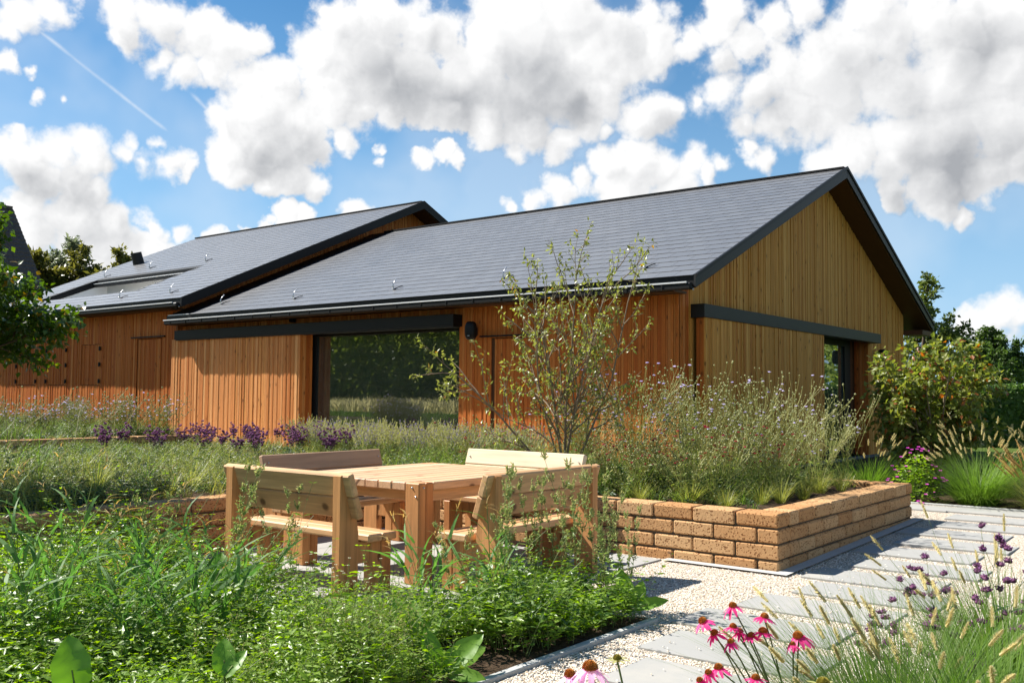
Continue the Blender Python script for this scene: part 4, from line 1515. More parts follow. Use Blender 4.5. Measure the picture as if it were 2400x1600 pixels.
def weed_bed():
    mb = MB()
    n = 7200
    xy = jit(.7, 5.4, 3.1, 7.4, n)
    xy = xy[in_weeds(xy[:, 0], xy[:, 1])]
    zone = fbm(64, 64, 12, 4, 77)
    zi = zone[np.clip((xy[:, 1] - 3) * 14, 0, 63).astype(int), np.clip(xy[:, 0] * 11, 0, 63).astype(int)]
    hh = .15 + .34 * np.clip((zi - .28) / .44, 0, 1)
    # lower towards the camera's foot and round the terrace
    hh *= np.clip(.80 + (np.hypot(xy[:, 0], xy[:, 1]) - 3.6) * .24, .72, 1.5)
    hh *= np.where((xy[:, 1] < 3.3) & (xy[:, 0] > 2.8), .8, 1) * np.where((xy[:, 0] > 4.0) & (xy[:, 1] < 4.05), .80, 1)
    kind = rng.random(len(xy))
    lime = np.exp(-((xy[:, 0] - 3.35) ** 2 / .12 + (xy[:, 1] - 3.45) ** 2 / .12)) * 1.2 + np.exp(-((xy[:, 0] - 2.6) ** 2 / .03 + (xy[:, 1] - 3.4) ** 2 / .05))
    dark = np.exp(-((xy[:, 0] - 4.6) ** 2 / .35 + (xy[:, 1] - 3.6) ** 2 / .2))
    m_l = kind < lime * .8
    m_d = (~m_l) & (kind < .12 + dark * .5)
    m_w = ~(m_l | m_d)
    for msk, mat, LL, WW, nodes in ((m_w, 1, .066, .024, 8), (m_d, 2, .072, .032, 7), (m_l, 3, .036, .017, 11)):
        p = xy[msk]
        leafy_stems(mb, with_z(p, .02), hh[msk] * uni(.6, 1.2, msk.sum()) * np.where(rng.random(msk.sum()) < .10, 1.45, 1), .5, nodes, LL, WW, 0, mat, .25, .0022, True, .16, .45)
        m2 = rng.random(len(p)) < .5
        p2 = p[m2] + uni(-.02, .02, (m2.sum(), 2))
        leafy_stems(mb, with_z(p2, .02), hh[msk][m2] * uni(.6, 1.0, m2.sum()), .8, nodes, LL * .9, WW * .9, 0, mat, .3, .0018, True, .3, .5)
    # low leaf litter of seedlings over the soil
    n = 7000
    q = jit(.9, 5.3, 3.1, 7.4, n)
    q = q[in_weeds(q[:, 0], q[:, 1])]
    a = hdir(len(q))
    mb.leaves(with_z(q, uni(.03, .10, len(q))), a + Z * uni(.0, .6, len(q))[:, None], np.broadcast_to(Z, (len(q), 3)) + .3 * rdir(len(q)), uni(.03, .06, len(q)), uni(.02, .03, len(q)), np.where(rng.random(len(q)) < .5, 1, 2))
    # wispy seed panicles
    p = xy[m_l][::2]
    if len(p):
        D, h = upright(len(p), .3)
        pts = curve_pts(with_z(p, .1), D, h, uni(.28, .42, len(p)), np.full(len(p), .15), 6)
        mb.tubes(pts, .0016, .0008, 3)
        Q = pts[:, 2:].reshape(-1, 3)
        Q = np.repeat(Q, 5, 0) + .014 * rdir(len(Q) * 5)
        mb.balls(Q, .0032, 4)
    # a drift of small white daisies before the left bench
    c = jit(3.55, 4.0, 4.0, 4.75, 46)
    c = with_z(c, uni(.30, .46, 46))
    mb.tubes(np.stack([c - Z * .25, c - Z * .1, c], 1), .0015, .001, 0)
    W = np.repeat(c, 9, 0)
    a = np.tile(np.arange(9) * 2 * PI / 9, 46)
    mb.leaves(W, np.stack([np.cos(a), np.sin(a), np.full(len(a), .2)], -1), np.broadcast_to(Z, W.shape), .011, .005, 5)
    mb.balls(c, .004, 4)
    o = mb.build('weeds', [M['stem'], M['weed'], M['weed_dark'], M['weed_lime'], M['weed_seed'], M['white_petal']])
    return tag(o, kind='stuff')


weed_bed()

# ---------- broad-bladed wild grasses standing in the weeds
def wild_grass(seed_h, nb, flower=True):
    mb = MB()
    n = nb
    h = hdir(n)
    D = nrm(Z + h * uni(.05, .35, n)[:, None])
    H = seed_h * uni(.75, 1.1, n)
    P = h * uni(0, .05, n)[:, None]
    pts = curve_pts(P, D, h, H, uni(.05, .25, n), 8)
    mb.tubes(pts, .0028, .0012, 0)
    for j in (1, 2, 3, 4, 5):
        a = hdir(n)
        T = nrm(pts[:, j + 1] - pts[:, j])
        mb.blades(pts[:, j], nrm(T + a * uni(.2, .65, n)[:, None]), a, uni(.20, .40, n) * (1.15 - .1 * j), uni(.014, .024, n), uni(.2, .75, n), 1, 5, 2.2)
    if flower:
        T = nrm(pts[:, -1] - pts[:, -2])
        for k in range(3):
            a = hdir(n)
            mb.blades(pts[:, -1] - T * .02 * k, nrm(T + a * .5), a, uni(.05, .10, n), .006, uni(.4, 1., n), 2, 3)
    return mb


WG = [(2.16, 4.77), (2.27, 4.68), (2.48, 4.75), (2.7, 4.91), (2.58, 4.35), (2.95, 4.64), (2.91, 4.43), (2.93, 4.3), (3.42, 4.69), (2.52, 5.0), (2.79, 4.79), (2.51, 5.34), (3.21, 5.3), (4.45, 3.62), (4.15, 3.85)]
protos = []
for i in range(4):
    o = wild_grass((.80, 1.0, .72, 1.12)[i], (7, 6, 8, 6)[i], i != 0).build('wild_grass', [M['stem'], M['grass_blue'], M['plume_br']])
    protos.append(o)
for i, (x, y) in enumerate(WG):
    o = protos[i] if i < 4 else dup(protos[i % 4], (0, 0, 0))
    o.location, o.rotation_euler = (x, y, .02), (0, 0, i * 1.7)
    o.scale = (1, 1, .95 + .12 * math.sin(i * 2.3))
    far = y > 3.9
    tag(o, 'broad bladed wild grass standing among the weeds at the left' if far else 'broad bladed wild grass in the dark weeds beside the gravel', 'grass clump', 'wild grasses in the foreground weeds' if far else 'wild grasses by the gravel')

# ---------- tall mugwort and goosefoot stalks in front of the benches
def mugwort(H, n, side=True):
    mb = MB()
    P = hdir(n) * uni(0, .04, n)[:, None]
    pts = leafy_stems(mb, P, H * uni(.8, 1.05, n), .22, 18, .082, .028, 0, 1, .12, .0038, False, .08, .40, .5, .1)
    for j in range(2, 7):
        for k in range(4):
            a = hdir(n)
            T = nrm(pts[:, min(j, 5) + 1] - pts[:, min(j, 5)])
            L = uni(.06, .17, n) * (1.1 - .09 * j)
            q = curve_pts(pts[:, j], nrm(T * 1.0 + a * .75), a, L, np.full(n, -.25), 5)
            mb.tubes(q, .0016, .0008, 0)
            Q = np.repeat(q[:, 1:].reshape(-1, 3), 3, 0)
            o = nrm(rdir(len(Q)) + Z * .4)
            mb.leaves(Q, o, rdir(len(Q)), uni(.016, .034, len(Q)), uni(.007, .013, len(Q)), np.where(rng.random(len(Q)) < .5, 2, 1))
            Q = np.repeat(q[:, 2:].reshape(-1, 3), 3, 0) + .005 * rdir(len(q) * 9)
            mb.balls(Q, .0040, 2)
    return mb


MG = [((3.98, 5.55), .96, 'tall feathery weed stalk crossing the left bench back'), ((4.12, 5.12), .80, 'feathery weed stalk at the right post of the left bench'),
      ((4.55, 4.02), .62, 'slim weed spike in front of the front table leg'), ((4.98, 3.98), 1.02, 'tall branching weed at the left end of the nearest bench'),
      ((5.18, 3.86), .92, 'tall branching weed in front of the nearest bench seat'), ((5.28, 3.72), .84, 'seeding weed before the middle of the nearest bench back'),
      ((5.42, 3.70), .98, 'tall pale seeding weed at the right post of the nearest bench'), ((5.45, 3.52), .86, 'pale seeding weed leaning over the gravel before the bricks'),
      ((5.32, 3.40), .72, 'bushy seeding weed at the corner of the weed bed'), ((5.46, 3.30), .66, 'outermost seeding weed hanging over the gravel'),
      ((3.75, 5.95), .74, 'feathery weed stalk left of the left bench'), ((4.78, 3.80), .70, 'small branching weed under the left end of the nearest bench')]
mp = [mugwort(1., 3), mugwort(1., 3), mugwort(1., 3)]
mp = [m.build('tall_weed', [M['stem'], M['mug'], M['weed_seed']]) for m in mp]
for i, ((x, y), H, lab) in enumerate(MG):
    k = (0, 0, 0, 1, 1, 2, 2, 2, 1, 2, 0, 1)[i]
    o = mp[k] if i in (0, 3, 5) else dup(mp[k], (0, 0, 0))
    o.location, o.rotation_euler, o.scale = (x, y, .02), (0, 0, i * 2.1), (H * .95, H * .95, H)
    tag(o, lab, 'weed', 'tall weeds round the benches')


# ---------- large dock and burdock leaves
def big_leaf(mb, base, d, up, L, W, mat=0, seg=9):
    """broad leaf with a midrib fold and a wavy rim, growing from base along d"""
    d = nrm(np.array(d, float))
    s = nrm(np.cross(d, up))
    nn = np.cross(s, d)
    V, F = [], []
    ph = uni(0, 6)
    for i in range(seg + 1):
        t = i / seg
        w = W * .5 * (math.sin(PI * min(1, t * .93 + .07)) ** .62) * (1 - .25 * t)
        c = np.array(base) + d * L * t - nn * L * .22 * t * t
        for j, q in enumerate((-1, -.55, 0, .55, 1)):
            wav = .035 * W * math.sin(t * 21 + ph + q * 2) * abs(q)
            V.append(c + s * w * q * (1 + .05 * math.sin(17 * t + ph)) + nn * (abs(q) * w * .28 + wav))
    for i in range(seg):
        for j in range(4):
            a = i * 5 + j
            F.append((a, a + 1, a + 6, a + 5))
    mb.add(V, F, mat)


DK = [((3.22, 4.55), 'pair of big lime green leaves standing before the left bench', [((.2, .45, 1.2), .25, .15), ((.9, -.3, .75), .30, .12)], .30),
      ((1.95, 3.66), 'big round green leaf at the lower left corner', [((-.1, .2, 1.), .22, .17)], .25),
      ((2.42, 3.38), 'light green lobed leaf at the bottom edge of the weeds', [((.1, .3, 1.), .15, .11), ((.6, -.2, .8), .13, .08)], .26),
      ((3.60, 3.42), 'bright dock with tall upright leaves in front of the terrace', [((-.2, .5, 1.2), .27, .12), ((.4, .4, 1.1), .26, .12), ((.7, -.2, .9), .2, .09)], .13),
      ((3.52, 3.17), 'dock with crinkled leaves beside the kerb', [((.5, -.4, .7), .26, .14), ((.8, -.2, .4), .28, .13), ((.2, -.8, .1), .18, .09), ((-.2, .2, 1), .22, .12), ((.9, .4, .5), .2, .1)], .06),
      ((5.28, 3.16), 'dark dock leaf hanging over the edge onto the gravel', [((.5, -.6, .3), .22, .10), ((.2, .4, 1.1), .27, .13), ((.7, .1, .9), .22, .10)], .08)]
for (x, y), lab, lv, z in DK:
    mb = MB()
    for d, L, W in lv:
        b = np.array([uni(-.03, .03), uni(-.03, .03), z])
        big_leaf(mb, b, d, nrm(np.array([-.55, -.45, .75])), L, W, 0)
        mb.tubes(np.array([[(0, 0, 0), b * .6, b, b + nrm(np.array(d)) * L * .4]]), .005, .003, 1, 5)
    tag(mb.build('dock_plant', [M['dock'], M['stem']], None, True, (x, y, .0)), lab, 'dock', 'large leaved docks in the weeds')


# ---------- purple coneflowers
def flower_head(par, p, axis, r, droop, mat, cone_mat, npet=14, seed=0):
    q = np.random.default_rng(seed)
    ax = nrm(np.array(axis, float))
    u = nrm(np.cross(ax, [.3, .9, .1]))
    v = np.cross(ax, u)
    mb = MB()
    for i in range(npet):
        a = 2 * PI * i / npet + q.uniform(-.15, .15)
        o = u * math.cos(a) + v * math.sin(a)
        L = r * q.uniform(.8, 1.15)
        dd = droop * q.uniform(.6, 1.35)
        s = np.cross(ax, o)
        b = np.array(p) + o * r * .20
        V = []
        for t, w in ((0, .45), (.3, .95), (.65, 1.0), (.92, .62), (1.0, .2)):
            c = b + o * L * t * (1 - .15 * dd * t) - ax * L * dd * t ** 1.5
            for k in (-1, 0, 1):
                V.append(c + s * k * w * r * .155 - ax * (.03 * r if k == 0 else 0))
        F = []
        for i2 in range(4):
            for k in range(2):
                b0 = i2 * 3 + k
                F.append((b0, b0 + 1, b0 + 4, b0 + 3))
        mb.add(V, F)
    h = mb.build('flower_head', [mat], par, True)
    mb = MB()
    R0 = np.stack([u, v, ax], 1)
    V0, F0 = OCTA
    # spiny dome of overlapping florets
    n = 170
    ph = np.arange(n) * 2.39996
    zz = 1 - (np.arange(n) + .5) / n * .98
    rr = np.sqrt(1 - zz * zz)
    dom = np.stack([rr * np.cos(ph) * r * .36, rr * np.sin(ph) * r * .36, zz * r * .40], -1)
    W = dom @ R0.T + np.array(p)
    Nn = nrm(np.stack([rr * np.cos(ph), rr * np.sin(ph), zz + .2], -1) @ R0.T)
    mb.balls(np.array([p]), r * .30, 0, .9)
    A = nrm(np.cross(Nn, ax + .01))
    B = np.cross(Nn, A)
    k = r * .052
    V = np.stack([W + A * k, W - A * k * .5 + B * k * .87, W - A * k * .5 - B * k * .87, W + Nn * r * .10], 1).reshape(-1, 3)
    i0 = np.arange(n)[:, None] * 4
    mb.add(V, np.concatenate([i0 + [0, 1, 3], i0 + [1, 2, 3], i0 + [2, 0, 3]]))
    mb.build('cone', [cone_mat], h)
    mb = MB()
    mb.balls(np.array([np.array(p) - ax * r * .10]), r * .22, 0, .55)
    mb.build('calyx', [M['ech_leaf']], h, True)
    return h


def coneflower(label, base, heads, mat, leaves=22, group='coneflowers by the path'):
    bx, by = base
    t = thing('coneflower', label, 'coneflower', (bx, by, .012), 0, group)
    mb, ml = MB(), MB()
    for i, (x, y, z, r, dr, ax) in enumerate(heads):
        r *= .80
        p = np.array([x - bx, y - by, z - .012])
        root = np.array([uni(-.05, .05), uni(-.05, .05), 0])
        axis = nrm(np.array(ax, float))
        q = p - axis * r * .15
        c1 = root + np.array([0, 0, z * .45]) + (p - root) * np.array([.25, .25, 0])
        s = np.linspace(0, 1, 9)[:, None]
        pts = (1 - s) ** 2 * root + 2 * s * (1 - s) * (c1 + np.array([0, 0, .08])) + s ** 2 * q
        mb.tubes(pts[None], .0036, .0026, 0, 6)
        if mat is not None and dr < 9:
            flower_head(t, p, axis, r, dr, mat, M['cone'], 13, i)
        else:
            flower_head(t, p, axis, r, .05, M['weed_seed'], M['cone_green'], 9, i)
        for k in range(3):
            f = uni(.25, .72)
            b = pts[int(f * 8)]
            a = hdir(1)[0]
            big_leaf(ml, b, nrm(a + Z * uni(.1, .7)), Z, uni(.08, .13), uni(.025, .038), 0, 6)
    for k in range(leaves):
        a = hdir(1)[0]
        big_leaf(ml, a * .03 + Z * uni(.02, .15), nrm(a + Z * uni(.5, 1.6)), Z, uni(.10, .17), uni(.03, .05), 0, 6)
    mb.build('stem', [M['stem']], t, True)
    ml.build('foliage', [M['ech_leaf']], t, True)
    return t


coneflower('tall coneflower clump with a dozen drooping pink flowers in front of the slabs', (3.12, 1.22), [
    (2.985, 1.403, .724, .042, .75, (-.1, .15, 1)), (2.93, 1.485, .672, .044, .6, (-.35, .3, .8)), (3.03, 1.312, .694, .042, .45, (.1, -.1, 1)),
    (2.99, 1.405, .655, .038, .35, (0, 0, 1)), (3.065, 1.212, .640, .052, .7, (-.25, .2, 1)), (2.955, 1.455, .632, .042, .65, (-.35, .3, .9)),
    (3.03, 1.318, .645, .046, .3, (.1, 0, 1)), (3.01, 1.35, .630, .040, .3, (0, 0, 1)), (2.96, 1.40, .612, .034, .9, (-.2, .1, 1)),
    (3.0, 1.385, .640, .036, .8, (.2, .1, 1)), (2.83, 1.38, .560, .044, .6, (-.1, .2, 1)), (2.80, 1.40, .548, .036, .9, (-.3, .2, 1)), (2.78, 1.42, .525, .034, .9, (-.3, .3, 1)),
    (2.93, 1.30, .520, .042, .3, (0, 0, 1)), (3.04, 1.22, .618, .030, .9, (.2, .2, 1))], M['petal'], 26)
coneflower('two pale pink coneflowers cut by the bottom edge of the picture', (1.98, 1.12), [
    (1.84, 1.214, .802, .055, .85, (0, 0, 1)), (1.885, 1.300, .762, .042, .7, (-.2, .1, 1))], M['petal_pale'], 14)
coneflower('withered greenish coneflower head beside the pale pink ones', (2.02, 1.10), [(1.955, 1.213, .800, .032, 99, (0, 0, 1))], None, 4)
coneflower('fat yellow green coneflower head at the bottom edge before the fountain grass', (2.55, .82), [(2.44, .900, .690, .052, 99, (0, 0, 1))], None, 12)


# ---------- fountain grasses with bottle-brush plumes
def plume_mesh(mb, pts, r, mat, n=130):
    """bristly spike along pts (k,3)"""
    k = len(pts)
    t = uni(0, k - 1.001, n)
    i = t.astype(int)
    f = (t - i)[:, None]
    P = pts[i] * (1 - f) + pts[i + 1] * f
    T = nrm(pts[i + 1] - pts[i])
    u = t / (k - 1)
    o = nrm(rdir(n) + T * .9)
    rad = r * (np.sin(PI * np.clip(u * .85 + .12, 0, 1)) ** .6)
    mb.leaves(P, o, T, rad * 1.35, rad * .22, mat, .0, 0)
    mb.tubes(pts[None], r * .5, r * .25, mat, 5)


def fountain(name_label, loc, n_blades, L, n_pl, Hp, pl_len, pl_r, group, spread=.10, mats=None, rz=0, bw=.0045, lean=.75, dens=260):
    mats = mats or (M['grass'], M['plume'])
    t = thing('fountain_grass', name_label, 'grass clump', loc, rz, group)
    mb = MB()
    tuft(mb, (0, 0, 0), n_blades, L, bw, spread, lean, .42, 0, 6)
    tuft(mb, (0, 0, 0), n_blades // 2, L * .7, bw, spread * 1.2, lean * 1.7, .8, 0, 4)
    mb.build('foliage', [mats[0]], t)
    for i in range(n_pl):
        mb = MB()
        h = hdir(1)
        D = nrm(Z + h * uni(.08, lean * .85))
        P = h * uni(0, spread)
        pts = curve_pts(P, D, h, np.array([Hp * uni(.75, 1.12)]), np.array([uni(.05, .32)]), 33)[0]
        mb.tubes(pts[None], .0013, .0008, 1)
        m = max(4, int(round(32 * pl_len / Hp)))
        plume_mesh(mb, pts[-m:], pl_r, 0, dens)
        mb.build('plume', [mats[1], M['stem']], t)
    return t


fountain('fountain grass with slim plumes leaning over the slabs, nearest the coneflowers', (3.42, 1.00, .012), 1700, .86, 40, .80, .105, .0115, 'fountain grasses right of the path', .13, lean=.72)
fountain('big fountain grass with plumes at the lower right corner of the picture', (3.30, .66, .012), 1900, .90, 44, .84, .11, .012, 'fountain grasses right of the path', .13, lean=.6)
fountain('fountain grass behind the verbena at the right edge of the picture', (4.75, .92, .012), 1500, .80, 34, .90, .11, .0115, 'fountain grasses right of the path', .14, lean=.5)
fountain('fountain grass with arching plumes beyond the slabs, right of the brick corner', (13.1, 2.85, .10), 900, .80, 46, .98, .15, .016, 'fountain grasses beyond the path', .22, lean=.75, bw=.007, dens=140)
fountain('fountain grass tucked behind the far brick corner of the planter', (13.3, 4.25, .10), 620, .70, 26, .92, .15, .016, 'fountain grasses beyond the path', .2, lean=.7, bw=.007, dens=140)
fountain('tan feathery grass at the right edge beyond the path', (12.9, 2.05, .10), 500, .72, 60, .82, .26, .020, 'fountain grasses beyond the path', .2, (M['grass_yel'], M['plume_br']), lean=.9, bw=.006, dens=140)
fountain('fountain grass behind the arching one, below the rusty shrub', (14.3, 2.9, .10), 600, .85, 34, 1.15, .16, .017, 'fountain grasses beyond the path', .25, lean=.6, bw=.007, dens=140)
fountain('fountain grass far right behind the tan feathery grass', (14.6, 2.1, .10), 600, .8, 34, 1.05, .16, .017, 'fountain grasses beyond the path', .25, lean=.7, bw=.007, dens=140)


# ---------- verbena with dark violet heads
def verbena(label, loc, n, H, group, lean=.4, head=.013, cl=3, rz=0, leaves=True):
    t = thing('verbena', label, 'verbena', loc, rz, group)
    mb = MB()
    P = hdir(n) * uni(0, .06, n)[:, None]
    D, h = upright(n, lean)
    pts = curve_pts(P, D, h, H * uni(.65, 1.05, n), uni(0, .15, n), 7)
    mb.tubes(pts, .0018, .0011, 0)
    tips = [pts[:, -1]]
    for j in (3, 4, 5):
        for s in range(2):
            a = hdir(n)
            T = nrm(pts[:, j + 1] - pts[:, j])
            q = curve_pts(pts[:, j], nrm(T + a * .7), a, H * uni(.12, .30, n), np.full(n, -.2), 5)
            mb.tubes(q, .0014, .0009, 0)
            tips.append(q[:, -1])
    if leaves:
        Q = pts[:, 1:5].reshape(-1, 3)
        Q = np.repeat(Q, 2, 0)
        mb.leaves(Q, hdir(len(Q)) + Z * .5, np.broadcast_to(Z, Q.shape), H * uni(.08, .15, len(Q)), H * .03, 1)
    mb.build('stem', [M['stem'], M['bed_dark']], t)
    tips = np.concatenate(tips)
    mb = MB()
    for c in range(cl):
        Q = tips + head * 1.1 * rdir(len(tips), -.3, .6) * (0 if c == 0 else 1)
        mb.balls(Q, head * uni(.7, 1.05, len(Q)), np.where(rng.random(len(Q) * 32) < 2, 0, 0), .8)
        W = np.repeat(Q, 14, 0)
        o = nrm(rdir(len(W), -.2, 1))
        mb.leaves(W + o * head * .6, o + Z * .3, rdir(len(W)), head * .9, head * .45, np.where(rng.random(len(W)) < .62, 0, 1))
    tag(mb.build('flower_heads', [M['violet_dk'], M['violet']], t), kind='stuff')
    return t


verbena('verbena with dark purple heads rising before the slabs at the right', (4.62, 1.04, .012), 6, .86, 'verbena right of the path', .5, .0125, 3)
verbena('lower verbena with bright violet heads at the right edge', (4.35, .80, .012), 4, .66, 'verbena right of the path', .5, .012, 3)
verbena('verbena among the plumes of the corner fountain grass', (4.1, 1.16, .012), 4, .64, 'verbena right of the path', .4, .012, 3)
vp = None
VB = [(10.9, 15.2), (10.6, 14.4), (9.8, 13.1), (9.1, 12.0), (8.4, 11.6), (9.3, 13.6), (11.0, 14.0), (10.4, 15.6), (10.2, 13.7), (9.4, 12.6), (8.7, 12.4), (8.0, 11.9), (9.9, 14.6), (8.6, 13.2), (7.9, 12.8), (9.0, 11.2), (9.6, 11.7), (10.3, 12.6), (10.7, 13.3), (8.2, 10.9), (9.2, 10.5), (9.8, 10.9), (10.9, 12.6), (7.5, 12.2), (7.1, 12.9), (7.4, 13.6), (8.0, 14.0), (10.2, 11.9), (8.8, 10.1)]
protos = [verbena('low verbena with purple flower heads in front of the big window', (0, 0, 0), 6, .46, 'verbena before the big window', .5, .0150, 2, leaves=True) for _ in range(2)]
for i, (x, y) in enumerate(VB):
    o = protos[i] if i < 2 else dup(protos[i % 2], (0, 0, 0))
    o.location, o.rotation_euler = (x, y, .43), (0, 0, i * 1.3)
    o.scale = (1, 1, .9 + .2 * math.sin(i * 3.1) ** 2)


# ---------- scabious with tall thin stems and button heads
def scabious(label, n, H, group, lean=.45, head=.011, flower=0, ratio=.35):
    t = thing('scabious', label, 'scabious', (0, 0, 0), 0, group)
    mb = MB()
    P = hdir(n) * uni(0, .08, n)[:, None]
    D, h = upright(n, lean)
    pts = curve_pts(P, D, h, H * uni(.55, 1.05, n), uni(0, .2, n), 8)
    mb.tubes(pts, .0024, .0014, 0)
    tips = [pts[:, -1]]
    for j in (3, 4, 5, 6):
        for s in range(2):
            a = hdir(n)
            T = nrm(pts[:, min(j, 6) + 1] - pts[:, j])
            q = curve_pts(pts[:, j], nrm(T + a * .6), a, H * uni(.12, .32, n), np.full(n, -.22), 5)
            mb.tubes(q, .0017, .0011, 0)
            tips.append(q[:, -1])
    Q = np.repeat(pts[:, :5].reshape(-1, 3), 3, 0)
    mb.leaves(Q, hdir(len(Q)) + Z * uni(.1, .9, len(Q))[:, None], np.broadcast_to(Z, Q.shape), uni(.05, .11, len(Q)), uni(.010, .022, len(Q)), 1, .3)
    tuft(mb, (0, 0, 0), 40, .28, .012, .12, .9, .5, 1, 4)
    mb.build('foliage', [M['scab_stem'], M['bed']], t)
    tips = np.concatenate(tips)
    fl = rng.random(len(tips)) < ratio
    mb = MB()
    mb.balls(tips[~fl], head * uni(.6, 1., (~fl).sum()), 0, .9)
    if fl.any():
        Q = tips[fl]
        mb.balls(Q, head * 1.1, 1, .55)
        W = np.repeat(Q, 12, 0)
        o = nrm(rdir(len(W), -.15, .5))
        mb.leaves(W + o * head * .4, o, np.broadcast_to(Z, W.shape), head * 1.5, head * .9, 1)
    tag(mb.build('flower_heads', [M['scab_bud'], (M['lilac'], M['crimson'])[flower]], t), kind='stuff')
    return t


def place(protos, spots, z, s0=.85, s1=1.15):
    for i, (x, y) in enumerate(spots):
        o = protos[i] if i < len(protos) else dup(protos[i % len(protos)], (0, 0, 0))
        k = s0 + (s1 - s0) * ((i * .618) % 1)
        o.location, o.rotation_euler, o.scale = (x, y, z), (0, 0, i * 2.4), (k, k, k)


TALL = [(10.3, 3.85), (10.7, 4.3), (10.1, 4.6), (9.6, 4.1), (10.6, 5.0), (9.9, 5.2), (9.3, 4.7), (10.8, 5.8), (10.2, 6.1), (9.5, 5.6), (10.75, 3.7), (9.0, 5.3), (9.4, 6.5), (10.4, 7.0), (10.9, 4.7), (10.0, 3.75), (9.7, 4.9), (10.5, 5.5), (9.9, 6.6), (8.9, 6.0), (10.9, 6.6)]
place([scabious('tall scabious with lilac button flowers before the gable wall', 13, 1.25, 'tall scabious in the brick planter', .5, .0125, 0, .09) for _ in range(3)], TALL, .42, .85, 1.12)
RED = [(8.6, 4.6), (9.0, 4.2), (8.3, 5.3), (8.8, 5.8), (9.2, 6.2), (8.2, 6.2), (9.6, 4.6), (8.9, 5.0), (8.4, 4.1), (9.1, 3.8), (8.1, 4.8), (9.8, 6.6), (8.7, 6.8), (8.0, 5.6), (8.5, 5.0), (9.4, 5.2), (9.3, 4.0), (8.0, 4.2), (9.9, 4.0), (8.3, 7.3), (9.2, 7.2)]
place([scabious('bushy crimson flowered scabious in the middle of the brick planter', 15, .68, 'crimson scabious in the brick planter', .7, .0105, 1, .16) for _ in range(2)], RED, .42)
LS = [(5.5 + 5.0 * ((i * .618) % 1), 16.6 + 3.6 * ((i * .381) % 1)) for i in range(26)] + [(10.9 + .25 * i, 21.2 + .5 * i) for i in range(6)] + [(8.5 + .7 * i, 21.5 + 1.1 * i) for i in range(5)]
place([scabious('scabious with pale button heads in the upper bed by the left wing', 16, .74, 'scabious in the upper bed', .7, .015, 0, .12) for _ in range(3)], LS, .55, .75, 1.1)
STRAW = [(8.9, 15.9, .55, 'pale dry stalk leaning left over the end of the upper brick bed'), (8.1, 15.7, .95, 'tall pale dry stalk standing before the upper brick bed'), (9.6, 16.6, .6, 'dry stalk with button heads at the corner of the upper brick bed'), (7.0, 15.6, .8, 'pale dry stalk before the shutters of the left wing')]
for x, y, ln, lab in STRAW:
    mb = MB()
    n = 3
    h = nrm(np.array([[.3, -.9, 0], [.5, .6, 0], [-.2, .9, 0]]))
    pts = curve_pts(np.zeros((n, 3)), nrm(Z + h * ln * np.array([[1.1], [.5], [.2]])), h, np.array([1.15, 1.0, .9]), np.array([.12, .1, .05]), 8)
    mb.tubes(pts, .007, .003, 0, 5)
    tp = [pts[:, -1]]
    for j in (4, 5, 6):
        q = curve_pts(pts[:, j], nrm(nrm(pts[:, j + 1] - pts[:, j]) + .5 * hdir(n)), hdir(n), uni(.15, .3, n), np.full(n, -.2), 5)
        mb.tubes(q, .003, .002, 0)
        tp.append(q[:, -1])
    mb.balls(np.concatenate(tp), .017, 1)
    tag(mb.build('dry_stalk', [M['stem_dry'], M['scab_bud']], None, False, (x, y, .45)), lab, 'dry stalk', 'pale dry stalks in the left beds')


# ---------- tufts, lavender and mixed planting in the beds
def fine_tuft(n, L, W):
    mb = MB()
    tuft(mb, (0, 0, 0), n, L, W, .04, .8, .35, 0, 4)
    return mb.build('grass_tuft', [M['grass_yel']])


FT = [(7.85, 3.75), (7.95, 4.15), (8.3, 3.62), (8.7, 3.6), (9.15, 3.55), (7.9, 4.65), (9.7, 3.6), (7.95, 5.3), (8.05, 6.3), (10.2, 3.55), (7.95, 5.8), (7.9, 7.0)]
pt = [fine_tuft(150, .34, .0042), fine_tuft(120, .30, .0042)]
for i, (x, y) in enumerate(FT):
    o = pt[i] if i < 2 else dup(pt[i % 2], (0, 0, 0))
    k = .8 + .4 * ((i * .618) % 1)
    o.location, o.rotation_euler, o.scale = (x, y, .42), (0, 0, i), (k, k, k)
    tag(o, 'yellow green fine grass tuft along the rim of the brick planter', 'grass tuft', 'fine grass tufts along the planter rim')
FT2 = [(3.9, 8.0), (4.5, 8.3), (5.1, 8.1), (3.4, 8.6), (5.6, 8.5), (4.2, 9.0), (6.2, 8.2), (5.0, 9.2), (3.7, 9.6), (6.7, 8.9)]
for i, (x, y) in enumerate(FT2):
    o = dup(pt[i % 2], (x, y, .43), i * 1.1, 1.0 + .5 * ((i * .618) % 1), 'fine grass tuft behind the long brick wall at the left', 'fine grass tufts behind the long wall')
    o['category'] = 'grass tuft'


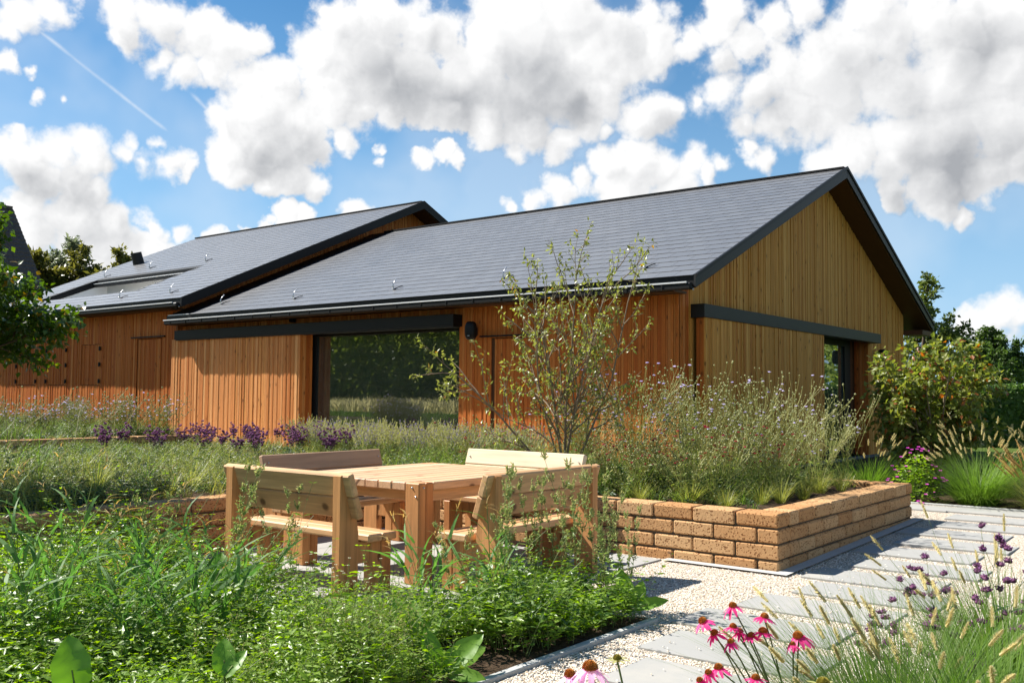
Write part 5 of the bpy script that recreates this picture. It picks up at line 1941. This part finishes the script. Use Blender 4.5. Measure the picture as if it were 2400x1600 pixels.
def lavender(n, H, mat, flow):
    t = thing('lavender', '', 'lavender', (0, 0, 0))
    mb = MB()
    P = hdir(n) * (np.sqrt(uni(0, 1, n)) * .12)[:, None]
    D, h = upright(n, .55)
    pts = curve_pts(P, D, h, H * uni(.6, 1.05, n), uni(0, .15, n), 6)
    mb.tubes(pts, .0022, .0014, 0)
    Q = np.repeat(pts[:, 1:4].reshape(-1, 3), 3, 0)
    mb.leaves(Q, hdir(len(Q)) + Z * .9, np.broadcast_to(Z, Q.shape), uni(.03, .06, len(Q)), .007, 1)
    mb.build('foliage', [M['scab_stem'], M['mug']], t)
    mb = MB()
    k = 10
    f = np.linspace(3.4, 5, k)
    i0 = np.minimum(f.astype(int), 4)
    Q = (pts[:, i0] * (1 - (f - i0))[None, :, None] + pts[:, i0 + 1] * (f - i0)[None, :, None]).reshape(-1, 3)
    Q = np.repeat(Q, 3, 0)
    mb.leaves(Q, rdir(len(Q)) + Z, rdir(len(Q)), .018, .012, np.where(rng.random(len(Q)) < flow, 0, 1))
    tag(mb.build('flower_spikes', [M['lavender'], M['weed_seed']], t), kind='stuff')
    return t


lp = [lavender(70, .58, None, .30), lavender(70, .62, None, .10)]
LV = [(10.9 - .12 * (i % 4), 8.2 + .38 * i) for i in range(14)] + [(10.2 - .15 * (i % 3), 8.0 + .45 * i) for i in range(9)] + [(9.5, 7.6 + .5 * i) for i in range(6)]
for i, (x, y) in enumerate(LV):
    o = lp[i] if i < 2 else dup(lp[i % 2], (0, 0, 0))
    o.location, o.rotation_euler = (x, y, .42), (0, 0, i * 1.9)
    tag(o, 'lavender gone to seed in the strip before the hall door', 'lavender', 'lavender before the hall')


def bed_mass():
    """low mixed planting that covers the soil of the beds"""
    mb = MB()

    def fill(x0, x1, y0, y1, n, z, H, mats, cond=None):
        xy = jit(x0, x1, y0, y1, n)
        if cond is not None:
            xy = xy[cond(xy[:, 0], xy[:, 1])]
        zz = fbm(64, 64, 9, 3, int(x0 * 10 + y0))
        q = zz[np.clip((xy[:, 1] - y0) / (y1 - y0) * 63, 0, 63).astype(int), np.clip((xy[:, 0] - x0) / (x1 - x0) * 63, 0, 63).astype(int)]
        hh = H * np.clip((q - .2) * 2.0, .25, 1.1)
        k = rng.random(len(xy))
        sel = k < .62
        leafy_stems(mb, with_z(xy[sel], z), hh[sel] * uni(.7, 1.2, sel.sum()), .6, 8, .055, .013, 0, mats[0], .3, .002, False, .12, .5, .5)
        sel2 = (k >= .62) & (k < .86)
        leafy_stems(mb, with_z(xy[sel2], z), hh[sel2] * .7, .9, 8, .06, .026, 0, 3, .3, .002, True, .1, .5)
        s3 = k >= .86
        c = xy[s3]
        m = 9
        P = with_z(np.repeat(c, m, 0) + uni(-.03, .03, (len(c) * m, 2)), z)
        h = hdir(len(P))
        mb.blades(P, nrm(Z + h * uni(.1, .7, len(P))[:, None]), h, np.repeat(hh[s3], m) * uni(.7, 1.35, len(P)), .005, uni(.1, .7, len(P)), mats[1], 4)
    soilgap = lambda x, y: ~((y < 3.75) & (x > 8.0) & (x < 11)) & ~((x < 7.85))
    fill(7.75, 10.95, 3.5, 8.4, 3000, .42, .40, (1, 2), soilgap)
    fill(8.0, 10.9, 3.9, 8.4, 1500, .42, .66, (1, 2))
    fill(7.6, 10.95, 8.4, 15.5, 2000, .42, .28, (1, 4))
    fill(2.6, 7.6, 7.75, 11.5, 3600, .43, .40, (1, 4))
    fill(2.6, 5.6, 8.0, 12.0, 260, .43, .85, (1, 2))
    fill(4.2, 8.5, 11.5, 15.4, 2000, .43, .30, (1, 2))
    fill(5.0, 10.7, 16.4, 20.6, 2600, .55, .36, (1, 2))
    fill(8.0, 12.9, 20.8, 28, 1800, .55, .40, (1, 2), lambda x, y: x > 8 + (y - 20.8) * .25)
    return tag(mb.build('planting', [M['scab_stem'], M['bed'], M['grass'], M['bed_dark'], M['grass_yel']]), kind='stuff')


bed_mass()


# pink geraniums by the far brick corner
def geranium(n):
    t = thing('geranium', 'sprawling geranium with magenta flowers at the far brick corner', 'geranium', (12.95, 3.55, .1))
    mb = MB()
    P = rdir(n, 0, 1) * np.array([.32, .32, .62]) * (uni(.2, 1, n) ** .5)[:, None]
    P = P[P[:, 2] > .02]
    mb.leaves(P, rdir(len(P), -.2, .7), nrm(Z + .6 * rdir(len(P))), uni(.035, .06, len(P)), uni(.03, .05, len(P)), 0)
    mb.tubes(np.stack([np.zeros((60, 3)), P[:60] * .6, P[:60]], 1), .002, .0015, 1)
    mb.build('foliage', [M['weed'], M['stem']], t)
    mb = MB()
    Q = rdir(34, .0, 1) * np.array([.36, .36, .68]) + Z * .02
    Q = np.concatenate([Q, Q[:10] + np.array([0, -.05, -.02])])
    W = np.repeat(Q, 5, 0)
    a = np.tile(np.arange(5) * 2 * PI / 5, len(Q))
    o = np.stack([np.cos(a), np.sin(a), np.full(len(a), .25)], -1)
    mb.leaves(W, o, np.broadcast_to(nrm(np.array([-.6, -.3, .7])), W.shape), .026, .022, 0)
    tag(mb.build('flowers', [M['magenta']], t), kind='stuff')
    return t


geranium(900)

# ------------------------------------------------------------------ trees, shrubs and hedges
class Tree:
    def __init__(self):
        self.segs, self.tw = {}, []

    def grow(self, p, d, L, r, lev, nch, wander=.22, spread=.75, up=.15, lf=.55, t0=.3, r1=.45):
        k = 6
        pts = [np.array(p, float)]
        d = nrm(np.array(d, float))
        for i in range(k - 1):
            d = nrm(d + wander * rng.normal(0, .5, 3) + Z * up * .3)
            pts.append(pts[-1] + d * L / (k - 1))
        pts = np.array(pts)
        self.segs.setdefault(lev, []).append((pts, r, r * r1))
        if lev == 0:
            self.tw.append(pts)
            return
        n = nch[lev - 1]
        for i in range(n):
            t = t0 + (1 - t0) * (i + uni(.2, 1)) / n
            j = min(int(t * (k - 1)), k - 2)
            f = t * (k - 1) - j
            b = pts[j] * (1 - f) + pts[j + 1] * f
            T = nrm(pts[j + 1] - pts[j])
            o = nrm(np.cross(T, rng.normal(0, 1, 3)))
            self.grow(b, nrm(T * (1 - spread * .5) + o * spread + Z * up), L * lf * uni(.7, 1.2) * (1.15 - .45 * t), r * (.55 - .2 * t) + .001, lev - 1, nch, wander, spread, up, lf, .2, r1)
        self.grow(pts[-1], T, L * lf * .7, r * .4, lev - 1, nch, wander, spread, up, lf, .2, r1)

    def wood(self, name, mat, par, sides=5):
        mb = MB()
        for lev, s in self.segs.items():
            mb.tubes(np.array([a[0] for a in s]), np.array([a[1] for a in s]), np.array([a[2] for a in s]), 0, sides if lev > 0 else 3)
        return mb.build(name, mat, par, True)

    def leaves(self, mb, per, L, W, mat=0, jitter=.04, droop=.25, hang=.2, t0=.15, fold=.14):
        P = []
        D = []
        for pts in self.tw:
            t = uni(t0, 1, per) * (len(pts) - 1.001)
            i = t.astype(int)
            f = (t - i)[:, None]
            P.append(pts[i] * (1 - f) + pts[i + 1] * f)
            T = nrm(pts[i + 1] - pts[i])
            D.append(nrm(T * .7 + rdir(per) - Z * hang))
        P, D = np.concatenate(P), np.concatenate(D)
        P = P + jitter * rng.normal(0, 1, P.shape)
        n = len(P)
        N = nrm(Z * .8 + .8 * rdir(n))
        mb.leaves(P, D, N, L * uni(.6, 1.15, n), W * uni(.7, 1.1, n), mat, droop, fold)


# serviceberry standing in the brick planter
t = SB = thing('serviceberry_tree', 'slender multi stemmed serviceberry tree with sparse olive leaves before the hall wall', 'tree', (8.35, 5.85, .42))
T = Tree()
for d, L, r in (((-.10, .06, 1), 1.75, .022), ((.02, -.02, 1), 1.95, .017), ((.16, -.34, 1), 1.95, .018), ((-.40, .58, .95), 1.65, .014), ((.30, -.58, 1), 1.95, .015), ((.05, -.16, 1), 1.7, .012), ((-.15, .28, 1), 1.75, .014), ((.06, .06, 1), 1.6, .012)):
    T.grow((uni(-.05, .05), uni(-.05, .05), 0), d, L, r, 2, (4, 11), .17, .72, .10, .36, .22)
T.wood('trunk', M['bark_grey'], t)
mb = MB()
T.leaves(mb, 8, .056, .027, 0, .014, .25, .25, .15)
mb.build('crown', [M['amel']], t)
SB.scale = (.95, .95, 1.13)

# broad leaved tree whose crown enters at the left edge
t = thing('garden_tree', 'dark green broad leaved tree entering at the left edge before the left wing', 'tree', (3.52, 9.62, .22))
T = Tree()
T.grow((0, 0, 0), (.03, -.03, 1), 1.75, .05, 0, ())
for a in range(11):
    an = a * 2.4
    T.grow((.05, -.05, uni(1.3, 1.75)), (math.cos(an), math.sin(an), uni(.0, 1.3)), uni(.75, .98), .018, 2, (5, 6), .2, .8, .05, .42, .2)
T.grow((.05, -.05, 1.7), (.25, -.3, 1), .95, .02, 2, (5, 6), .2, .8, .05, .42, .2)
T.tw = T.tw[1:]
T.wood('trunk', M['bark'], t)
mb = MB()
T.leaves(mb, 34, .070, .055, 0, .06, .3, .5, .0)
mb.build('crown', [M['lime_tree']], t)

# rusty leaved shrub at the right of the gable
t = thing('autumn_shrub', 'large shrub with olive and rusty red leaves beside the gable corner', 'shrub', (15.0, 3.85, .1))
T = Tree()
for i in range(14):
    an = i * 2.4
    q = .15 + .55 * (i % 5) / 4
    T.grow((uni(-.12, .12), uni(-.12, .12), 0), (math.cos(an) * q, math.sin(an) * q, 1), uni(1.5, 2.0) * (1.05 - .35 * q), .020, 2, (4, 8), .18, .75, .06, .36, .05)
T.wood('trunk', M['bark_grey'], t)
mb = MB()
T.leaves(mb, 15, .105, .072, 0, .05, .3, .4, .0)
mb.build('crown', [M['autumn']], t)


def shade_tree(H, lv, mat, leafL, leafW, per, seed_spread=.8, up=.12, multi=1, r=.16, tr=.30):
    t = thing('tree', '', 'tree')
    T = Tree()
    for m in range(multi):
        T.grow((uni(-.3, .3) * (multi > 1), uni(-.3, .3) * (multi > 1), 0), (uni(-.2, .2) * multi, uni(-.2, .2) * multi, 1), H * .66, r, 3, (5, 6, 8), .16, seed_spread, up, .46, tr)
    T.wood('trunk', M['bark'], t, 5)
    mb = MB()
    T.leaves(mb, per, leafL, leafW, 0, .10, .2, .15, .0)
    mb.build('crown', [mat], t)
    return t


ta = shade_tree(8, 0, M['tree_a'], .26, .17, 11, .85)
tg = shade_tree(8, 0, M['tree_b'], .26, .17, 16, .85, .1, 2, .1, .12)
tw = shade_tree(8, 0, M['willow'], .32, .12, 22, .75, .2)
tr = shade_tree(7, 0, M['tree_c'], .26, .17, 20, .9, .1, 2, .1, .15)
BG = [(ta, (42.0, 11.2, 0), .2, .86, 'loose topped tree rising beside the right gable eave'),
      (tg, (46, 9.2, 0), 1.1, .62, 'round green bush tree behind the rusty shrub'), (tg, (52, 8.2, 0), 2.2, .70, 'broad green bush tree at the right edge under the low cloud'),
      (tg, (38, 7.6, 0), .4, .50, 'dark green bush tree behind the clipped hedge'), (ta, (60, 11.6, 0), 3.0, .62, 'distant tree top between bush and gable'),
      (tg, (60, 8.0, 0), 3.6, .66, 'far green bush tree at the right horizon'), (ta, (70, 10.6, 0), 1.6, .62, 'farthest tree top at the right horizon'), (tg, (33, 6.9, 0), 5.0, .36, 'low green shrub just left of the clipped hedge'),
      (tw, (27.3, 53.4, 0), .3, 1.30, 'tall silvery tree behind the left wing roof'), (tw, (29.2, 52.6, 0), 2.0, 1.12, 'silvery green tree in the middle behind the left wing'),
      (tr, (28.4, 51.3, 0), 1.0, 1.42, 'rusty olive tree just above the left wing verge'), (tr, (26.6, 50.6, 0), 4.0, 1.40, 'rusty olive tree beside the old tiled roof'), (tg, (25.4, 52, 0), 4.4, 1.08, 'green tree lowest beside the old tiled roof')]
used = set()
for src, loc, rz, sc, lab in BG:
    if src.name in used:
        o = dup(src, loc, rz, sc, lab)
    else:
        o = src
        o.location, o.rotation_euler, o.scale = loc, (0, 0, rz), (sc,) * 3
        used.add(src.name)
    tag(o, lab, 'tree', 'trees beyond the garden' if 'reflected' not in lab and 'reflection' not in lab else 'trees across the garden seen in the glass')

# clipped hedge
mb = MB()
n = 15000
x = uni(0, 1, n)
f = rng.random(n)
P = np.stack([28.6 + x * 4.0, 7.6 - x * 9.5, np.zeros(n)], -1)
nh = nrm(np.array([9.5, 4.0, 0]))
top = f < .35
P += nh * np.where(top, uni(-.45, .45, n), np.where(rng.random(n) < .8, -.45, .45))[:, None] + .04 * rng.normal(0, 1, (n, 3))
P[:, 2] = np.where(top, 1.74 + .03 * rng.normal(0, 1, n), uni(.05, 1.74, n))
mb.leaves(P, rdir(n), nrm(rdir(n) - nh * .6 + Z * .5), .11, .07, 0)
mb.add([(28.6 + nh[0] * s * .38 + x_ * 4, 7.6 + nh[1] * s * .38 - x_ * 9.5, z_) for s in (-1, 1) for x_ in (0, 1) for z_ in (0, 1.68)], [(0, 1, 3, 2), (4, 6, 7, 5), (1, 5, 7, 3)], 0)
tag(mb.build('clipped_hedge', [M['hedge']]), 'long clipped green hedge with a flat top at the right edge', 'hedge')

# tall grasses across the garden, seen in the window glass
mb = MB()
n = 5200
P = np.stack([uni(-9, 1.0, n), uni(19, 34, n), np.zeros(n)], -1)
P = P[P[:, 1] > 2.6 * P[:, 0] + 17]
n = len(P)
P = np.repeat(P, 4, 0) + np.concatenate([uni(-.2, .2, (4 * n, 2)), np.zeros((4 * n, 1))], 1)
h = hdir(4 * n)
mb.blades(P, nrm(Z + h * uni(.1, .6, 4 * n)[:, None]), h, uni(.7, 1.3, 4 * n), .03, uni(.2, .8, 4 * n), 0, 4)
Q = P[::4]
h = hdir(n)
mb.blades(Q + Z * .7, nrm(Z + h * .3), h, uni(.5, .8, n), .05, uni(.2, .8, n), 1, 4)
tag(mb.build('tall_grass', [M['grass'], M['plume']]), kind='stuff')

# old tiled house at the far left
house = thing('tiled_house', 'old house with steep dark tiled roof peeping over the left tree', 'house', (19.4, 45.5, .85), R(-2))
mb = MB()
mb.box((-9, 0, -2), (2.0, 8, 5.0), 0)
mb.build('wall', [M['white']], house)
mb = MB()
e = 1.15
rl = np.random.default_rng(3)
rows = 22
for s, y0, y1 in ((1, -.5, 4.0), (-1, 8.5, 4.0)):
    for k in range(rows):
        a, b = k / rows, (k + 1) / rows
        ya, yb, za, zb = y0 + (y1 - y0) * a, y0 + (y1 - y0) * b, 4.7 + 5.0 * a, 4.7 + 5.0 * b
        x = -9.3
        while x < 2.3:
            w = .3
            z_ = .05 + float(rl.uniform(0, .03))
            V = [(x, ya, za + z_), (x + w * .5, ya, za + z_ + .05), (x + w, ya, za + z_), (x + w, yb, zb), (x + w * .5, yb, zb + .05), (x, yb, zb), (x, ya, za - .05), (x + w * .5, ya, za - .03), (x + w, ya, za - .05)]
            mb.add(V, [(0, 1, 4, 5), (1, 2, 3, 4), (6, 7, 1, 0), (7, 8, 2, 1)])
            x += w
mb.box((-9.3, 3.85, 9.66), (2.32, 4.15, 9.82), 0)
mb.prism([(-.5, 4.64), (4.0, 9.66), (8.5, 4.64)], 0, -9.2, 2.2, 0)
mb.build('roof', [M['old_tile']], house)

# wood across the garden, seen in the big window
mb = MB()
n = 80000
x, y = uni(-26, -7, n), uni(22, 66, n)
q = fbm(96, 96, 14, 4, 91)[np.clip((y - 22) / 44 * 95, 0, 95).astype(int), np.clip((x + 26) / 19 * 95, 0, 95).astype(int)]
z = uni(0, 1, n) ** .9 * (4.5 + 7 * q)
mb.leaves(np.stack([x, y, z], -1), rdir(n), nrm(rdir(n) + Z), .42, .28, 0)
n = 9000
x, y = uni(38, 62, n), uni(-14, 3.0, n)
z = uni(0, 1, n) ** .9 * uni(4, 8.5, n)
mb.leaves(np.stack([x, y, z], -1), rdir(n), nrm(rdir(n) + Z), .42, .28, 0)
tag(mb.build('woodland', [M['wood_far']]), kind='stuff')
